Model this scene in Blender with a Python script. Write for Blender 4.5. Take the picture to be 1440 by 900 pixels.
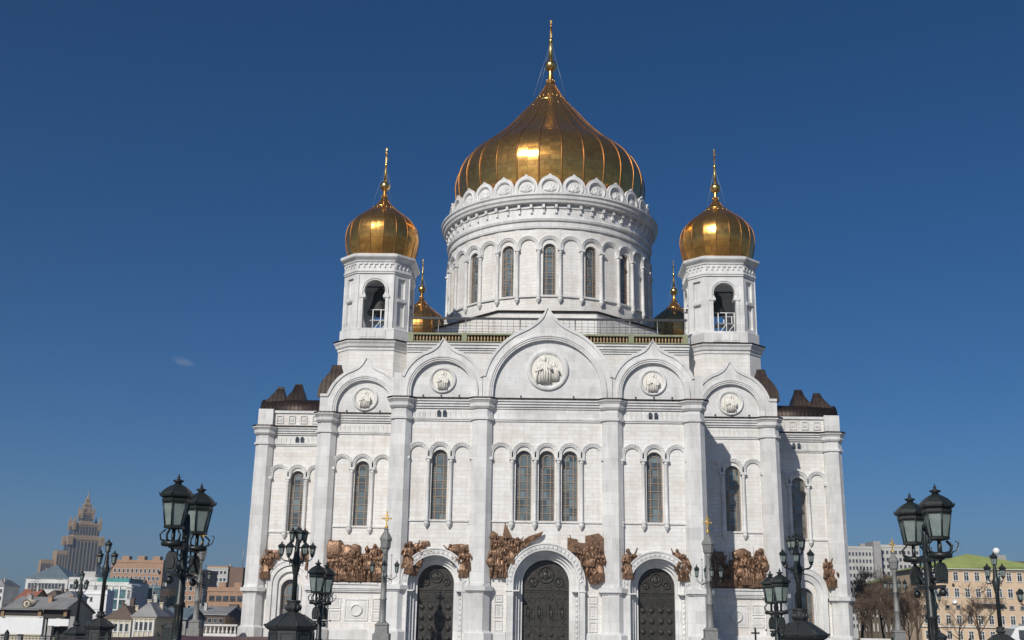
import bpy, bmesh, math, random
from math import sin, cos, pi, radians as R
from mathutils import Vector, Matrix
from mathutils.geometry import tessellate_polygon

S = bpy.context.scene
for o in list(bpy.data.objects): bpy.data.objects.remove(o)
random.seed(7)

# ------------------------------------------------------------------ camera, sky, sun, exposure
F, PITCH, ROLL, YAW = 1556.2, .26559, .01733, -.03046
CAM = Vector((-.43, -131.825, 2.6))
def cam_basis():
    r0 = Vector((cos(YAW), -sin(YAW), 0)); h = Vector((sin(YAW), cos(YAW), 0)); z = Vector((0, 0, 1))
    f = cos(PITCH)*h + sin(PITCH)*z; u0 = -sin(PITCH)*h + cos(PITCH)*z
    return cos(ROLL)*r0 + sin(ROLL)*u0, -sin(ROLL)*r0 + cos(ROLL)*u0, f
cr, cu, cf = cam_basis()
def at(px, py, Y):
    """the point of the vertical plane y=Y seen at pixel px,py of the 1440x900 photograph"""
    v = cf*F + cr*(px-720) + cu*(450-py)
    return CAM + v*((Y-CAM.y)/v.y)
cd = bpy.data.cameras.new('camera'); co = bpy.data.objects.new('camera', cd); S.collection.objects.link(co)
m = Matrix((cr, cu, -cf)).transposed().to_4x4(); m.translation = CAM; co.matrix_world = m
cd.sensor_width = 36; cd.lens = F/1440*36; cd.clip_start = .2; cd.clip_end = 20000
S.camera = co

SUN_EL, SUN_AZ = R(33), R(24)       # azimuth measured from the facade normal, towards the left
sv = Vector((-sin(SUN_AZ)*cos(SUN_EL), -cos(SUN_AZ)*cos(SUN_EL), sin(SUN_EL)))
w = bpy.data.worlds.new('World'); S.world = w; w.use_nodes = True
nt = w.node_tree; bg = nt.nodes['Background']
sk = nt.nodes.new('ShaderNodeTexSky'); sk.sky_type = 'NISHITA'; sk.sun_disc = False
sk.sun_elevation = SUN_EL; sk.sun_rotation = math.atan2(sv.x, sv.y)
sk.altitude = 0; sk.air_density = .75; sk.dust_density = .9; sk.ozone_density = 7.0
hs = nt.nodes.new('ShaderNodeHueSaturation'); hs.inputs['Saturation'].default_value = 1.18
nt.links.new(sk.outputs[0], hs.inputs['Color']); nt.links.new(hs.outputs[0], bg.inputs[0]); bg.inputs[1].default_value = .061
sl = bpy.data.lights.new('sun', 'SUN'); sl.energy = 3.9; sl.angle = R(.5); sl.color = (1, .95, .87)
so = bpy.data.objects.new('sun', sl); S.collection.objects.link(so)
so.rotation_euler = (-sv).to_track_quat('-Z', 'Y').to_euler(); so.location = sv*300
S.view_settings.view_transform = 'Standard'; S.view_settings.look = 'None'
S.view_settings.exposure = 0; S.view_settings.gamma = 1; S.view_settings.use_curve_mapping = False
S.render.engine = 'CYCLES'; S.cycles.max_bounces = 6; S.cycles.use_denoising = True

# ------------------------------------------------------------------ materials
class NT:
    def __init__(s, name):
        s.m = bpy.data.materials.new(name); s.m.use_nodes = True
        s.n = s.m.node_tree.nodes; s.l = s.m.node_tree.links; s.b = s.n['Principled BSDF']
    def add(s, t, **k):
        n = s.n.new('ShaderNode'+t)
        for a, v in k.items(): setattr(n, a, v)
        return n
    def link(s, a, b): s.l.new(a, b)
    def noise(s, vec, scale, detail=4, rough=.55):
        n = s.add('TexNoise'); n.inputs['Scale'].default_value = scale; n.inputs['Detail'].default_value = detail
        n.inputs['Roughness'].default_value = rough
        if vec is not None: s.link(vec, n.inputs['Vector'])
        return n.outputs['Fac']
    def ramp(s, fac, stops):
        n = s.add('ValToRGB'); e = n.color_ramp.elements
        while len(e) < len(stops): e.new(.5)
        for i, (p, c) in enumerate(stops):
            e[i].position = p; e[i].color = (*c, 1) if len(c) == 3 else c
        s.link(fac, n.inputs[0]); return n.outputs[0]
    def mix(s, a, b, fac, mode='MIX'):
        n = s.add('Mix', data_type='RGBA', blend_type=mode)
        for sock, v in ((n.inputs[6], a), (n.inputs[7], b)):
            if isinstance(v, tuple): sock.default_value = (*v, 1)
            else: s.link(v, sock)
        if isinstance(fac, (int, float)): n.inputs[0].default_value = fac
        else: s.link(fac, n.inputs[0])
        return n.outputs[2]
    def bump(s, h, strength=.3, dist=.02):
        n = s.add('Bump'); n.inputs['Strength'].default_value = strength; n.inputs['Distance'].default_value = dist
        s.link(h, n.inputs['Height']); s.link(n.outputs[0], s.b.inputs['Normal'])
    def set(s, rough=None, metal=None, spec=None, color=None):
        if rough is not None: s.b.inputs['Roughness'].default_value = rough
        if metal is not None: s.b.inputs['Metallic'].default_value = metal
        if spec is not None: s.b.inputs['Specular IOR Level'].default_value = spec
        if color is not None:
            if isinstance(color, tuple): s.b.inputs['Base Color'].default_value = (*color, 1)
            else: s.link(color, s.b.inputs['Base Color'])
        return s.m
    def pos(s):  # world position, so that neighbouring parts do not repeat
        return s.add('NewGeometry').outputs['Position']

def plain(name, c, rough=.6, metal=0., var=.25, scale=3., spec=.4, bump=0.):
    t = NT(name); p = t.pos(); f = t.noise(p, scale)
    lo = tuple(x*(1-var) for x in c); hi = tuple(min(1, x*(1+var*.6)) for x in c)
    col = t.ramp(f, [(.3, lo), (.7, hi)])
    if bump: t.bump(f, bump, .05)
    return t.set(rough, metal, spec, col)

def ashlar(name, cols, course=.62, length=1.7, joint=.012, jointc=.62, xz=True):
    """marble masonry: coursed slabs of slightly different tint, thin joints"""
    t = NT(name); p = t.pos()
    sp = t.add('SeparateXYZ'); t.link(p, sp.inputs[0])
    ad = t.add('Math', operation='ADD'); t.link(sp.outputs[0], ad.inputs[0]); t.link(sp.outputs[1], ad.inputs[1])
    cb = t.add('CombineXYZ'); t.link(ad.outputs[0], cb.inputs[0]); t.link(sp.outputs[2], cb.inputs[1])
    br = t.add('TexBrick'); t.link(cb.outputs[0], br.inputs['Vector'])
    br.inputs['Scale'].default_value = 1; br.inputs['Mortar Size'].default_value = joint; br.inputs['Mortar Smooth'].default_value = .2
    br.inputs['Brick Width'].default_value = length; br.inputs['Row Height'].default_value = course
    br.inputs['Color1'].default_value = (0, 0, 0, 1); br.inputs['Color2'].default_value = (1, 1, 1, 1); br.inputs['Mortar'].default_value = (.5, .5, .5, 1)
    tint = t.ramp(br.outputs['Color'], [(0, cols[0]), (.35, cols[1]), (.7, cols[2]), (1, cols[3])])
    stain = t.ramp(t.noise(p, .23, 7, .7), [(.36, (.88, .865, .84)), (.56, (1, 1, 1))])
    tint = t.mix(tint, stain, .8, 'MULTIPLY')
    ms = t.add('Mapping'); ms.inputs['Scale'].default_value = (1, 1, .10); t.link(p, ms.inputs[0])
    tint = t.mix(tint, t.ramp(t.noise(ms.outputs[0], .9, 7, .7), [(.36, (.86, .85, .83)), (.52, (1, 1, 1))]), .75, 'MULTIPLY')
    vein = t.ramp(t.noise(p, 1.7, 8, .7), [(.38, (.9, .9, .905)), (.55, (1, 1, 1))])
    tint = t.mix(tint, vein, .8, 'MULTIPLY')
    jc = tuple(x*jointc for x in cols[1])
    tint = t.mix(tint, jc, br.outputs['Fac'])
    t.bump(br.outputs['Fac'], -.35, .02)
    return t.set(.55, 0, .35, tint)

def trim_marble(name, base):
    """smooth dressed marble: tall slabs of slightly different grey, veins and rain streaks"""
    t = NT(name); p = t.pos()
    sp = t.add('SeparateXYZ'); t.link(p, sp.inputs[0])
    ad = t.add('Math', operation='ADD'); t.link(sp.outputs[0], ad.inputs[0]); t.link(sp.outputs[1], ad.inputs[1])
    cb = t.add('CombineXYZ'); t.link(ad.outputs[0], cb.inputs[0]); t.link(sp.outputs[2], cb.inputs[1])
    br = t.add('TexBrick'); t.link(cb.outputs[0], br.inputs['Vector'])
    for k, v in (('Scale', 1), ('Mortar Size', .014), ('Mortar Smooth', .3), ('Brick Width', 2.3), ('Row Height', 1.35)): br.inputs[k].default_value = v
    br.inputs['Color1'].default_value = (0, 0, 0, 1); br.inputs['Color2'].default_value = (1, 1, 1, 1); br.inputs['Mortar'].default_value = (.3, .3, .3, 1)
    slab = t.ramp(br.outputs['Color'], [(0, tuple(x*.90 for x in base)), (.5, base), (1, tuple(min(1, x*1.07) for x in base))])
    st = t.add('Mapping'); st.inputs['Scale'].default_value = (1, 1, .22); t.link(p, st.inputs[0])
    a = t.ramp(t.noise(st.outputs[0], 1.3, 9, .72), [(.34, (.80, .80, .79)), (.52, (1, 1, 1)), (.75, (1.05, 1.05, 1.05))])
    b = t.ramp(t.noise(p, .16, 5, .6), [(.38, (.86, .86, .86)), (.58, (1, 1, 1))])
    c = t.mix(t.mix(slab, a, .9, 'MULTIPLY'), b, 1., 'MULTIPLY')
    c = t.mix(c, tuple(x*.68 for x in base), br.outputs['Fac'])
    t.bump(t.noise(p, 6, 5), .1, .02)
    return t.set(.5, 0, .4, c)

def gilded(name, c0, c1, rough, panel=None, metal=1.):
    t = NT(name); p = t.pos()
    f = t.noise(p, 1.3, 5, .6)
    col = t.ramp(f, [(.3, c0), (.7, c1)])
    if panel:
        uv = t.add('UVMap'); br = t.add('TexBrick'); t.link(uv.outputs[0], br.inputs['Vector'])
        br.inputs['Scale'].default_value = 1; br.inputs['Brick Width'].default_value = panel[0]; br.inputs['Row Height'].default_value = panel[1]
        br.inputs['Mortar Size'].default_value = .025; br.inputs['Mortar Smooth'].default_value = .4
        br.inputs['Color1'].default_value = (.82, .82, .82, 1); br.inputs['Color2'].default_value = (1.0, 1.0, 1.0, 1); br.inputs['Mortar'].default_value = (.5, .45, .4, 1)
        col = t.mix(col, br.outputs['Color'], .8, 'MULTIPLY')
        sm = t.add('Math', operation='MULTIPLY_ADD'); t.link(f, sm.inputs[0]); sm.inputs[1].default_value = -.6; t.link(br.outputs['Fac'], sm.inputs[2])
        mp = t.add('Mapping'); mp.inputs['Scale'].default_value = (1/1.1, 1/.8, 1); t.link(uv.outputs[0], mp.inputs[0])
        fl = t.add('VectorMath', operation='FLOOR'); t.link(mp.outputs[0], fl.inputs[0]); wn = t.add('TexWhiteNoise'); t.link(fl.outputs[0], wn.inputs['Vector'])
        sb = t.add('VectorMath', operation='SUBTRACT'); t.link(wn.outputs['Color'], sb.inputs[0]); sb.inputs[1].default_value = (.5, .5, .5)
        sc = t.add('VectorMath', operation='SCALE'); t.link(sb.outputs[0], sc.inputs[0]); sc.inputs['Scale'].default_value = .07
        bp = t.add('Bump'); bp.inputs['Strength'].default_value = -.16; bp.inputs['Distance'].default_value = .04; t.link(sm.outputs[0], bp.inputs['Height'])
        av = t.add('VectorMath', operation='ADD'); t.link(bp.outputs[0], av.inputs[0]); t.link(sc.outputs[0], av.inputs[1]); t.link(av.outputs[0], t.b.inputs['Normal'])
    else: t.bump(t.noise(p, 5, 3), .12, .04)
    rr = t.add('MapRange'); t.link(t.noise(p, 2.2, 4), rr.inputs[0]); rr.inputs[3].default_value = rough*.75; rr.inputs[4].default_value = rough*1.35
    t.link(rr.outputs[0], t.b.inputs['Roughness'])
    return t.set(None, metal, .5, col)

def bronze_mat(name, lo, hi, rough=.42, metal=.75):
    t = NT(name); p = t.pos()
    f = t.noise(p, 2.6, 6, .65); col = t.ramp(f, [(.3, lo), (.52, hi), (.75, tuple(x*1.25 for x in hi))])
    t.bump(t.noise(p, 4.5, 5), .35, .08)
    return t.set(rough, metal, .5, col)

WALL = ashlar('marble_ashlar', [(.735, .695, .65), (.77, .755, .73), (.79, .78, .76), (.75, .72, .695)], .5, 1.5, .019, .66)
TRIM = trim_marble('marble_trim', (.705, .70, .685))
TYMP = ashlar('marble_tympanum', [(.64, .64, .625), (.695, .695, .69), (.72, .72, .715), (.66, .66, .66)], 1.05, 2.6, .014, .72)
RELIEF = plain('cream_marble_relief', (.75, .725, .66), .55, 0, .10, 3)
GOLD = gilded('gilded_panels', (.62, .29, .065), (.84, .46, .12), .22, (1.1, .8), .92)
GOLDR = gilded('gilded_seams', (.26, .12, .04), (.38, .19, .06), .45)
GOLDS = gilded('gilded_metal', (.72, .42, .12), (.95, .66, .25), .24)
GOLDL = plain('bright_gold_leaf', (.72, .46, .10), .4, .7, .1, 5)
BRONZE = bronze_mat('brown_bronze', (.075, .044, .027), (.215, .124, .072), .44, .5)
DOORM = bronze_mat('dark_bronze_door', (.020, .018, .016), (.050, .046, .040), .5, .5)
def sheet_copper():
    t = NT('brown_copper_roof'); p = t.pos(); f = t.noise(p, 1.6, 7, .7); col = t.ramp(f, [(.3, (.013, .008, .006)), (.52, (.034, .021, .014)), (.75, (.075, .042, .025))])
    wv = t.add('TexWave', bands_direction='X'); wv.inputs['Scale'].default_value = .55; wv.inputs['Distortion'].default_value = .3; t.link(p, wv.inputs['Vector'])
    sm = t.ramp(wv.outputs['Fac'], [(.0, (0, 0, 0)), (.08, (1, 1, 1))]); t.bump(sm, .5, .06)
    col = t.mix(col, (.02, .012, .008), t.ramp(wv.outputs['Fac'], [(.0, (1, 1, 1)), (.10, (0, 0, 0))]))
    return t.set(.48, .45, .5, col)
COPPER = sheet_copper()
BELLM = bronze_mat('dark_bell_bronze', (.018, .017, .016), (.04, .038, .034), .55, .4)
LEAD = plain('tan_window_leading', (.32, .235, .165), .55, .2, .2, 4)
GREENM = plain('pale_green_painted_metal', (.26, .28, .17), .6, .1, .2, 2)
RUST = plain('rust_brown_baluster', (.42, .29, .15), .6, .1, .35, 3)
STEEL = plain('galvanised_steel', (.36, .37, .38), .45, .6, .15, 4)
DARKRAIL = plain('dark_steel_rail', (.05, .05, .055), .5, .4, .2, 3)
IRON = plain('black_cast_iron', (.028, .034, .033), .42, .3, .35, 6, .5, .15)
IRONG = plain('dark_grey_iron', (.045, .05, .05), .5, .3, .3, 5, .5, .15)
POSTM = plain('grey_granite_post', (.22, .225, .215), .55, .1, .2, 4, .4, .1)
WHITEP = plain('white_painted_metal', (.78, .78, .77), .45, 0, .06, 4)
PAVE = ashlar('red_granite_paving', [(.15, .055, .045), (.19, .07, .055), (.17, .06, .05), (.22, .085, .07)], 1.2, 1.2, .02, .5)
def glass_mat(name, c, rough=.12):
    t = NT(name); p = t.pos()
    mp = t.add('Mapping'); mp.inputs['Scale'].default_value = (1.1, 1.1, 1.08); t.link(p, mp.inputs[0])
    fl = t.add('VectorMath', operation='FLOOR'); t.link(mp.outputs[0], fl.inputs[0])
    wn = t.add('TexWhiteNoise'); t.link(fl.outputs[0], wn.inputs['Vector'])
    col = t.ramp(wn.outputs['Value'], [(0, tuple(x*.45 for x in c)), (.5, c), (1, tuple(x*1.5 for x in c))])
    gm = t.add('NewGeometry'); sc = t.add('VectorMath', operation='SCALE'); sb = t.add('VectorMath', operation='SUBTRACT'); ad = t.add('VectorMath', operation='ADD')
    t.link(wn.outputs['Color'], sb.inputs[0]); sb.inputs[1].default_value = (.5, .5, .5); t.link(sb.outputs[0], sc.inputs[0]); sc.inputs['Scale'].default_value = .14
    t.link(gm.outputs['Normal'], ad.inputs[0]); t.link(sc.outputs[0], ad.inputs[1]); t.link(ad.outputs[0], t.b.inputs['Normal'])
    return t.set(rough, 0, .6, col)
GLASS = glass_mat('blue_grey_glass', (.125, .155, .165))
DGLASS = glass_mat('dark_window_glass', (.05, .06, .07))
def frosted(name):
    t = NT(name); p = t.pos()
    t.b.inputs['Transmission Weight'].default_value = .35; t.b.inputs['IOR'].default_value = 1.2
    return t.set(.45, 0, .5, t.ramp(t.noise(p, 5), [(.3, (.23, .29, .27)), (.7, (.35, .41, .385))]))
FROST = frosted('frosted_lantern_glass')

# ------------------------------------------------------------------ mesh helper
class MB:
    def __init__(s, fn=None): s.v = []; s.f = []; s.sm = []; s.uv = {}; s.mi = []; s.fn = fn; s.cur = 0
    def vert(s, p): s.v.append(Vector(s.fn(p) if s.fn else p)); return len(s.v)-1
    def face(s, idx, smooth=False): s.f.append(tuple(idx)); s.sm.append(smooth); s.mi.append(s.cur)
    def box(s, x0, x1, y0, y1, z0, z1, nx=1):
        for i in range(nx):
            a = x0+(x1-x0)*i/nx; b = x0+(x1-x0)*(i+1)/nx
            q = [s.vert(p) for p in ((a, y0, z0), (b, y0, z0), (b, y1, z0), (a, y1, z0), (a, y0, z1), (b, y0, z1), (b, y1, z1), (a, y1, z1))]
            fs = [(0, 1, 5, 4), (3, 2, 1, 0), (4, 5, 6, 7), (2, 3, 7, 6)]
            if i == nx-1: fs.append((1, 2, 6, 5))
            if i == 0: fs.append((3, 0, 4, 7))
            for t in fs: s.face([q[k] for k in t])
        return s
    def boxc(s, c, d): return s.box(c[0]-d[0]/2, c[0]+d[0]/2, c[1]-d[1]/2, c[1]+d[1]/2, c[2]-d[2]/2, c[2]+d[2]/2)
    def rings(s, rings, closed=True, caps=True, smooth=True):
        """loft between equal-length rings of points"""
        ids = [[s.vert(p) for p in r] for r in rings]; n = len(ids[0])
        for a, b in zip(ids, ids[1:]):
            for k in range(n if closed else n-1):
                k2 = (k+1) % n; s.face((a[k], a[k2], b[k2], b[k]), smooth)
        if caps and closed:
            s.face(list(reversed(ids[0]))); s.face(ids[-1])
        return s
    def lathe(s, prof, c=(0, 0), n=24, smooth=True, caps=True, ph=0., sq=(1, 1)):
        return s.rings([[(c[0]+r*cos(2*pi*k/n+ph)*sq[0], c[1]+r*sin(2*pi*k/n+ph)*sq[1], z) for k in range(n)] for r, z in prof], True, caps, smooth)
    def tube(s, p0, p1, r0, r1=None, n=8, caps=True, smooth=True):
        return s.path([p0, p1], [r0, r0 if r1 is None else r1], n, caps, smooth)
    def path(s, pts, rad, n=6, caps=True, smooth=True):
        pts = [Vector(p) for p in pts]
        if not isinstance(rad, (list, tuple)): rad = [rad]*len(pts)
        rs = []; u = None
        for i, p in enumerate(pts):
            d = (pts[min(i+1, len(pts)-1)]-pts[max(i-1, 0)]).normalized()
            if u is None:
                u = d.cross(Vector((0, 0, 1)))
                if u.length < .01: u = d.cross(Vector((1, 0, 0)))
            else: u = u-d*u.dot(d)
            u.normalize(); v = d.cross(u)
            rs.append([p+(u*cos(2*pi*k/n)+v*sin(2*pi*k/n))*rad[i] for k in range(n)])
        return s.rings(rs, True, caps, smooth)
    def sphere(s, c, r, n=12, m_=8, sc=(1, 1, 1)):
        prof = []
        top = s.vert((c[0], c[1], c[2]+r*sc[2])); bot = s.vert((c[0], c[1], c[2]-r*sc[2]))
        ids = []
        for i in range(1, m_):
            a = pi*i/m_
            ids.append([s.vert((c[0]+r*sc[0]*sin(a)*cos(2*pi*k/n), c[1]+r*sc[1]*sin(a)*sin(2*pi*k/n), c[2]+r*sc[2]*cos(a))) for k in range(n)])
        for k in range(n):
            s.face((top, ids[0][k], ids[0][(k+1) % n]), True); s.face((bot, ids[-1][(k+1) % n], ids[-1][k]), True)
        for a, b in zip(ids, ids[1:]):
            for k in range(n): s.face((a[k], b[k], b[(k+1) % n], a[(k+1) % n]), True)
        return s
    def strip(s, pts, y0, y1, closed=True, smooth=False):
        """side faces of an x-z polygon swept from y0 to y1"""
        a = [s.vert((x, y0, z)) for x, z in pts]; b = [s.vert((x, y1, z)) for x, z in pts]; n = len(pts)
        for k in range(n if closed else n-1):
            k2 = (k+1) % n; s.face((a[k], b[k], b[k2], a[k2]), smooth)
    def sheet(s, outline, holes, y):
        loops = [[Vector((x, z, 0)) for x, z in outline]]+[[Vector((x, z, 0)) for x, z in h] for h in holes]
        flat = [p for l in loops for p in l]; ids = [s.vert((p.x, y, p.y)) for p in flat]
        for t in tessellate_polygon(loops):
            a, b, c = [flat[i] for i in t]
            if abs((b-a).cross(c-a).z) > 1e-7: s.face([ids[i] for i in t])
    def slab(s, outline, holes, y0, y1, back=True):
        s.sheet(outline, holes, y0)
        if back: s.sheet(outline, holes, y1)
        s.strip(outline, y0, y1)
        for h in holes: s.strip(h, y0, y1)
        return s
    def build(s, name, mat, parent=None, loc=None):
        me = bpy.data.meshes.new(name); me.from_pydata([tuple(v) for v in s.v], [], s.f)
        mats = mat if isinstance(mat, (list, tuple)) else [mat]
        for mm in mats: me.materials.append(mm)
        for p, a, b in zip(me.polygons, s.sm, s.mi): p.use_smooth = a; p.material_index = b
        bm = bmesh.new(); bm.from_mesh(me); bmesh.ops.recalc_face_normals(bm, faces=bm.faces); bm.to_mesh(me); bm.free()
        o = bpy.data.objects.new(name, me); S.collection.objects.link(o)
        if parent is not None: o.parent = parent
        if loc is not None: o.location = loc
        return o

def tag(o, label=None, cat=None, group=None, kind=None):
    for k, v in (('label', label), ('category', cat), ('group', group), ('kind', kind)):
        if v: o[k] = v
    return o
def thing(name, label, cat, loc=(0, 0, 0), rz=0., group=None):
    o = bpy.data.objects.new(name, None); S.collection.objects.link(o)
    o.location = loc; o.rotation_euler = (0, 0, rz); o.empty_display_size = .3
    return tag(o, label, cat, group)
def dup(o, parent=None, loc=None, rz=None, label=None):
    c = o.copy(); S.collection.objects.link(c); c.parent = parent
    if loc is not None: c.location = loc
    if rz is not None: c.rotation_euler = (0, 0, rz)
    if label: c['label'] = label
    for ch in list(o.children): dup(ch, c)
    return c
def arc(cx, cz, r, n=20, a0=pi, a1=0.):
    return [(cx+r*cos(a0+(a1-a0)*k/n), cz+r*sin(a0+(a1-a0)*k/n)) for k in range(n+1)]
def arch_poly(cx, cz, r, zb, n=20):       # closed polygon of an arched opening
    return [(cx-r, zb)]+arc(cx, cz, r, n)+[(cx+r, zb)]
def arch_band(mb, cx, cz, r0, r1, zb, y0, y1, n=24):
    """solid arched band with straight legs down to zb"""
    o = arch_poly(cx, cz, r1, zb, n); i = arch_poly(cx, cz, r0, zb, n)
    for y in (y0, y1):
        a = [mb.vert((x, y, z)) for x, z in o]; b = [mb.vert((x, y, z)) for x, z in i]
        for k in range(len(o)-1): mb.face((a[k], a[k+1], b[k+1], b[k]))
    mb.strip(o, y0, y1, False); mb.strip(i, y0, y1, False)
    for q in ((cx-r1, cx-r0), (cx+r0, cx+r1)):
        t = [mb.vert(p) for p in ((q[0], y0, zb), (q[1], y0, zb), (q[1], y1, zb), (q[0], y1, zb))]; mb.face(t)
    return mb
def ring_xz(mb, cx, cz, prof, n=40, y=0.):
    """lathe about the y axis: prof is a list of (radius, y)"""
    return mb.rings([[(cx+r*cos(2*pi*k/n), y+yy, cz+r*sin(2*pi*k/n)) for k in range(n)] for r, yy in prof], True, False, True)
def molding(mb, x0, x1, yw, steps):
    """stacked straight mouldings in front of a wall at yw: steps of (z0, z1, projection)"""
    for z0, z1, p in steps: mb.box(x0, x1, yw-p, yw+.05, z0, z1)
    return mb

# ------------------------------------------------------------------ the setting
def sstruct(name, mb, mat): return tag(mb.build(name, mat), kind='structure')
def ground():
    t = NT('ground_asphalt_and_earth'); p = t.pos()
    c = t.ramp(t.noise(p, .02, 8, .7), [(.3, (.045, .045, .043)), (.5, (.075, .07, .062)), (.7, (.10, .09, .075))])
    mt = t.set(.9, 0, .2, c)
    xs = [-3000, -1200, -600, -300, -150, -100, -70, -58, -53, 60, 75, 100, 150, 300, 600, 1200, 3000]
    ys = [-400, -250, -180, -140, -100, -60, -20, 0, 40, 90, 150, 250, 400, 700, 1200, 2000, 3200]
    mb = MB()
    def h(x, y):
        if x >= -50: return -.06 if x < 65 else -.06-min(3, (x-60)*.03)
        return -.06-min(5.5, (-50-x)*.55)
    g = [[mb.vert((x, y, h(x, y))) for x in xs] for y in ys]
    for j in range(len(ys)-1):
        for i in range(len(xs)-1): mb.face((g[j][i], g[j][i+1], g[j+1][i+1], g[j+1][i]))
    sstruct('ground', mb, mt)
ground()
GPAVE = ashlar('grey_granite_paving', [(.28, .27, .26), (.33, .32, .31), (.36, .35, .335), (.30, .29, .28)], 1.2, 1.2, .02, .6)  # paving unseen from here; grey picked so its bounce brightens the shaded walls
sstruct('plaza_paving', MB().box(-31, 58, -78, 95, -.5, 0), GPAVE)
sstruct('red_paving', MB().box(-49.5, -31.01, -78, 95, -.5, 0), PAVE)
def bridge():
    t = NT('bridge_deck_granite'); p = t.pos()
    mt = t.set(.7, 0, .3, t.ramp(t.noise(p, .8, 6), [(.3, (.13, .12, .115)), (.7, (.20, .185, .175))]))
    mb = MB(); pr = [(-150, 1.05), (-118, 1.05), (-104, .95), (-92, .45), (-84, .08), (-78.2, .004)]
    rows = [[mb.vert(p) for p in ((-13, y, z-.6), (-13, y, z), (13, y, z), (13, y, z-.6))] for y, z in pr]
    for a, b in zip(rows, rows[1:]):
        for k in range(4): mb.face((a[k], a[(k+1) % 4], b[(k+1) % 4], b[k]))
    mb.face(rows[0]); mb.face(rows[-1])
    sstruct('bridge_deck', mb, mt)
bridge()

# ------------------------------------------------------------------ cathedral
CA = thing('cathedral', 'white marble cathedral with five gold onion domes and bronze reliefs on its walls', 'cathedral', (0, 0, 0))
def part(name, mb, mat, parent=None): return mb.build(name, mat, parent or CA)

# --- windows shared by the bays: origin at the sill centre on the wall plane
def window_pair(w_, z0, zc, r, rows, parent, cx, y, name='window'):
    """tan leaded frame (part) with a glass pane (sub-part), arched"""
    fr = MB(); arch_band(fr, 0, zc, r-.10, r, z0, -.06, .08, 16)
    fr.box(-r, r, -.05, .08, z0, z0+.1)
    q = r*.48
    for sx in (-1, 1): fr.box(sx*q-.045, sx*q+.045, -.04, .04, z0+.1, zc)
    arch_band(fr, 0, zc, q-.045, q+.045, zc-.01, -.042, .04, 12)
    for k in range(1, rows):
        z = z0+(zc-z0)*k/rows; fr.box(-r+.1, r-.1, -.035, .035, z-.04, z+.04)
        for j in (1, 2):
            zz = z-(zc-z0)/rows*(j/3); 
            for sx in (-1, 1): fr.box(min(sx*q, sx*(r-.1)), max(sx*q, sx*(r-.1)), -.028, .03, zz-.02, zz+.02)
    for a in (30, 60, 90, 120, 150):
        ca, sa = cos(R(a)), sin(R(a)); fr.tube((q*ca, 0, zc+q*sa), ((r-.05)*ca, 0, zc+(r-.05)*sa), .035, n=5)
    pn = MB(); pn.slab(arch_poly(0, zc, r-.03, z0+.02, 16), [], .045, .075)
    o = fr.build(name, LEAD, parent, (cx, y, 0)); pn.build('pane', GLASS, o)
    return o

# --- bays: (centre, wall y, x0, x1, window centres, colonnette xs)
BAYS = [(0, 1.3, -7.9, 7.9, [-2.77, 0, 2.77], [-6.9, -4.16, -1.39, 1.39, 4.16, 6.9]),
        (-12.85, 1.3, -17.9, -7.9, [-12.9], [-16.9, -14.25, -11.55, -8.95]),
        (12.85, 1.3, 7.9, 17.9, [12.9], [8.95, 11.55, 14.25, 16.9]),
        (-24.1, 12.3, -29.6, -18.3, [-24.05], [-28.0, -25.4, -22.7, -20.1]),
        (24.1, 12.3, 18.3, 29.6, [24.05], [20.1, 22.7, 25.4, 28.0]),
        (-34.95, 23.3, -40.7, -29.6, [-34.95], [-38.85, -36.25, -33.65, -31.05]),
        (34.95, 23.3, 29.6, 40.7, [34.95], [31.05, 33.65, 36.25, 38.85])]
WZ0, WZC, WR = 14.12, 21.55, .95
DOORS = [(0, 6.9, 2.77), (-12.97, 6.75, 2.17), (12.97, 6.75, 2.17)]
# walls with real openings
def wall_front(x0, x1, y, ztop, holes, depth=.75):
    mb = MB(); mb.slab([(x0, 0), (x1, 0), (x1, ztop), (x0, ztop)], holes, y, y+depth); return mb
win_holes = lambda xs: [arch_poly(x, WZC, WR, WZ0, 16) for x in xs]
holes = [h for b in BAYS[:3] for h in win_holes(b[4])]
outl = [(-18.3, 0)]
for cx, cz, r in sorted(DOORS): outl += arch_poly(cx, cz, r+1.05, 0, 24)
outl += [(18.3, 0), (18.3, 28.7), (-18.3, 28.7)]
mb = MB(); mb.slab(outl, holes, 1.3, 2.7)
part('arm_wall', mb, WALL)
c = MB(); c.box(-18.3, 18.3, 2.72, 12.3, .0, 31.4); c.box(-18.3, 18.3, 67.7, 80, 0, 31.4); part('arm_side_wall', c, WALL)
for sx in (-1, 1):
    xa, xb = sorted((sx*18.32, sx*29.75)); mb = wall_front(xa, xb, 12.3, 28.7, win_holes([sx*24.05]))
    mb.box(xa, xb, 13.07, 66.9, 0, 31.2); part('corner_wall', mb, WALL)
    xa, xb = sorted((sx*29.77, sx*40.7))
    mb = wall_front(xa, xb, 23.3, 31.0, win_holes([sx*34.95])+[arch_poly(sx*34.9, 6.35, 1.27, 2.6, 16)])
    mb.box(xa, xb, 24.07, 56.7, 0, 31.0); part('side_arm_wall', mb, WALL)
for b in BAYS:
    for x in b[4]: window_pair(2*WR, WZ0, WZC, WR, 8, CA, x, b[1]+.48)
for sx in (-1, 1): window_pair(2.5, 2.6, 6.35, 1.25, 4, CA, sx*34.9, 23.3+.48)

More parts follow.
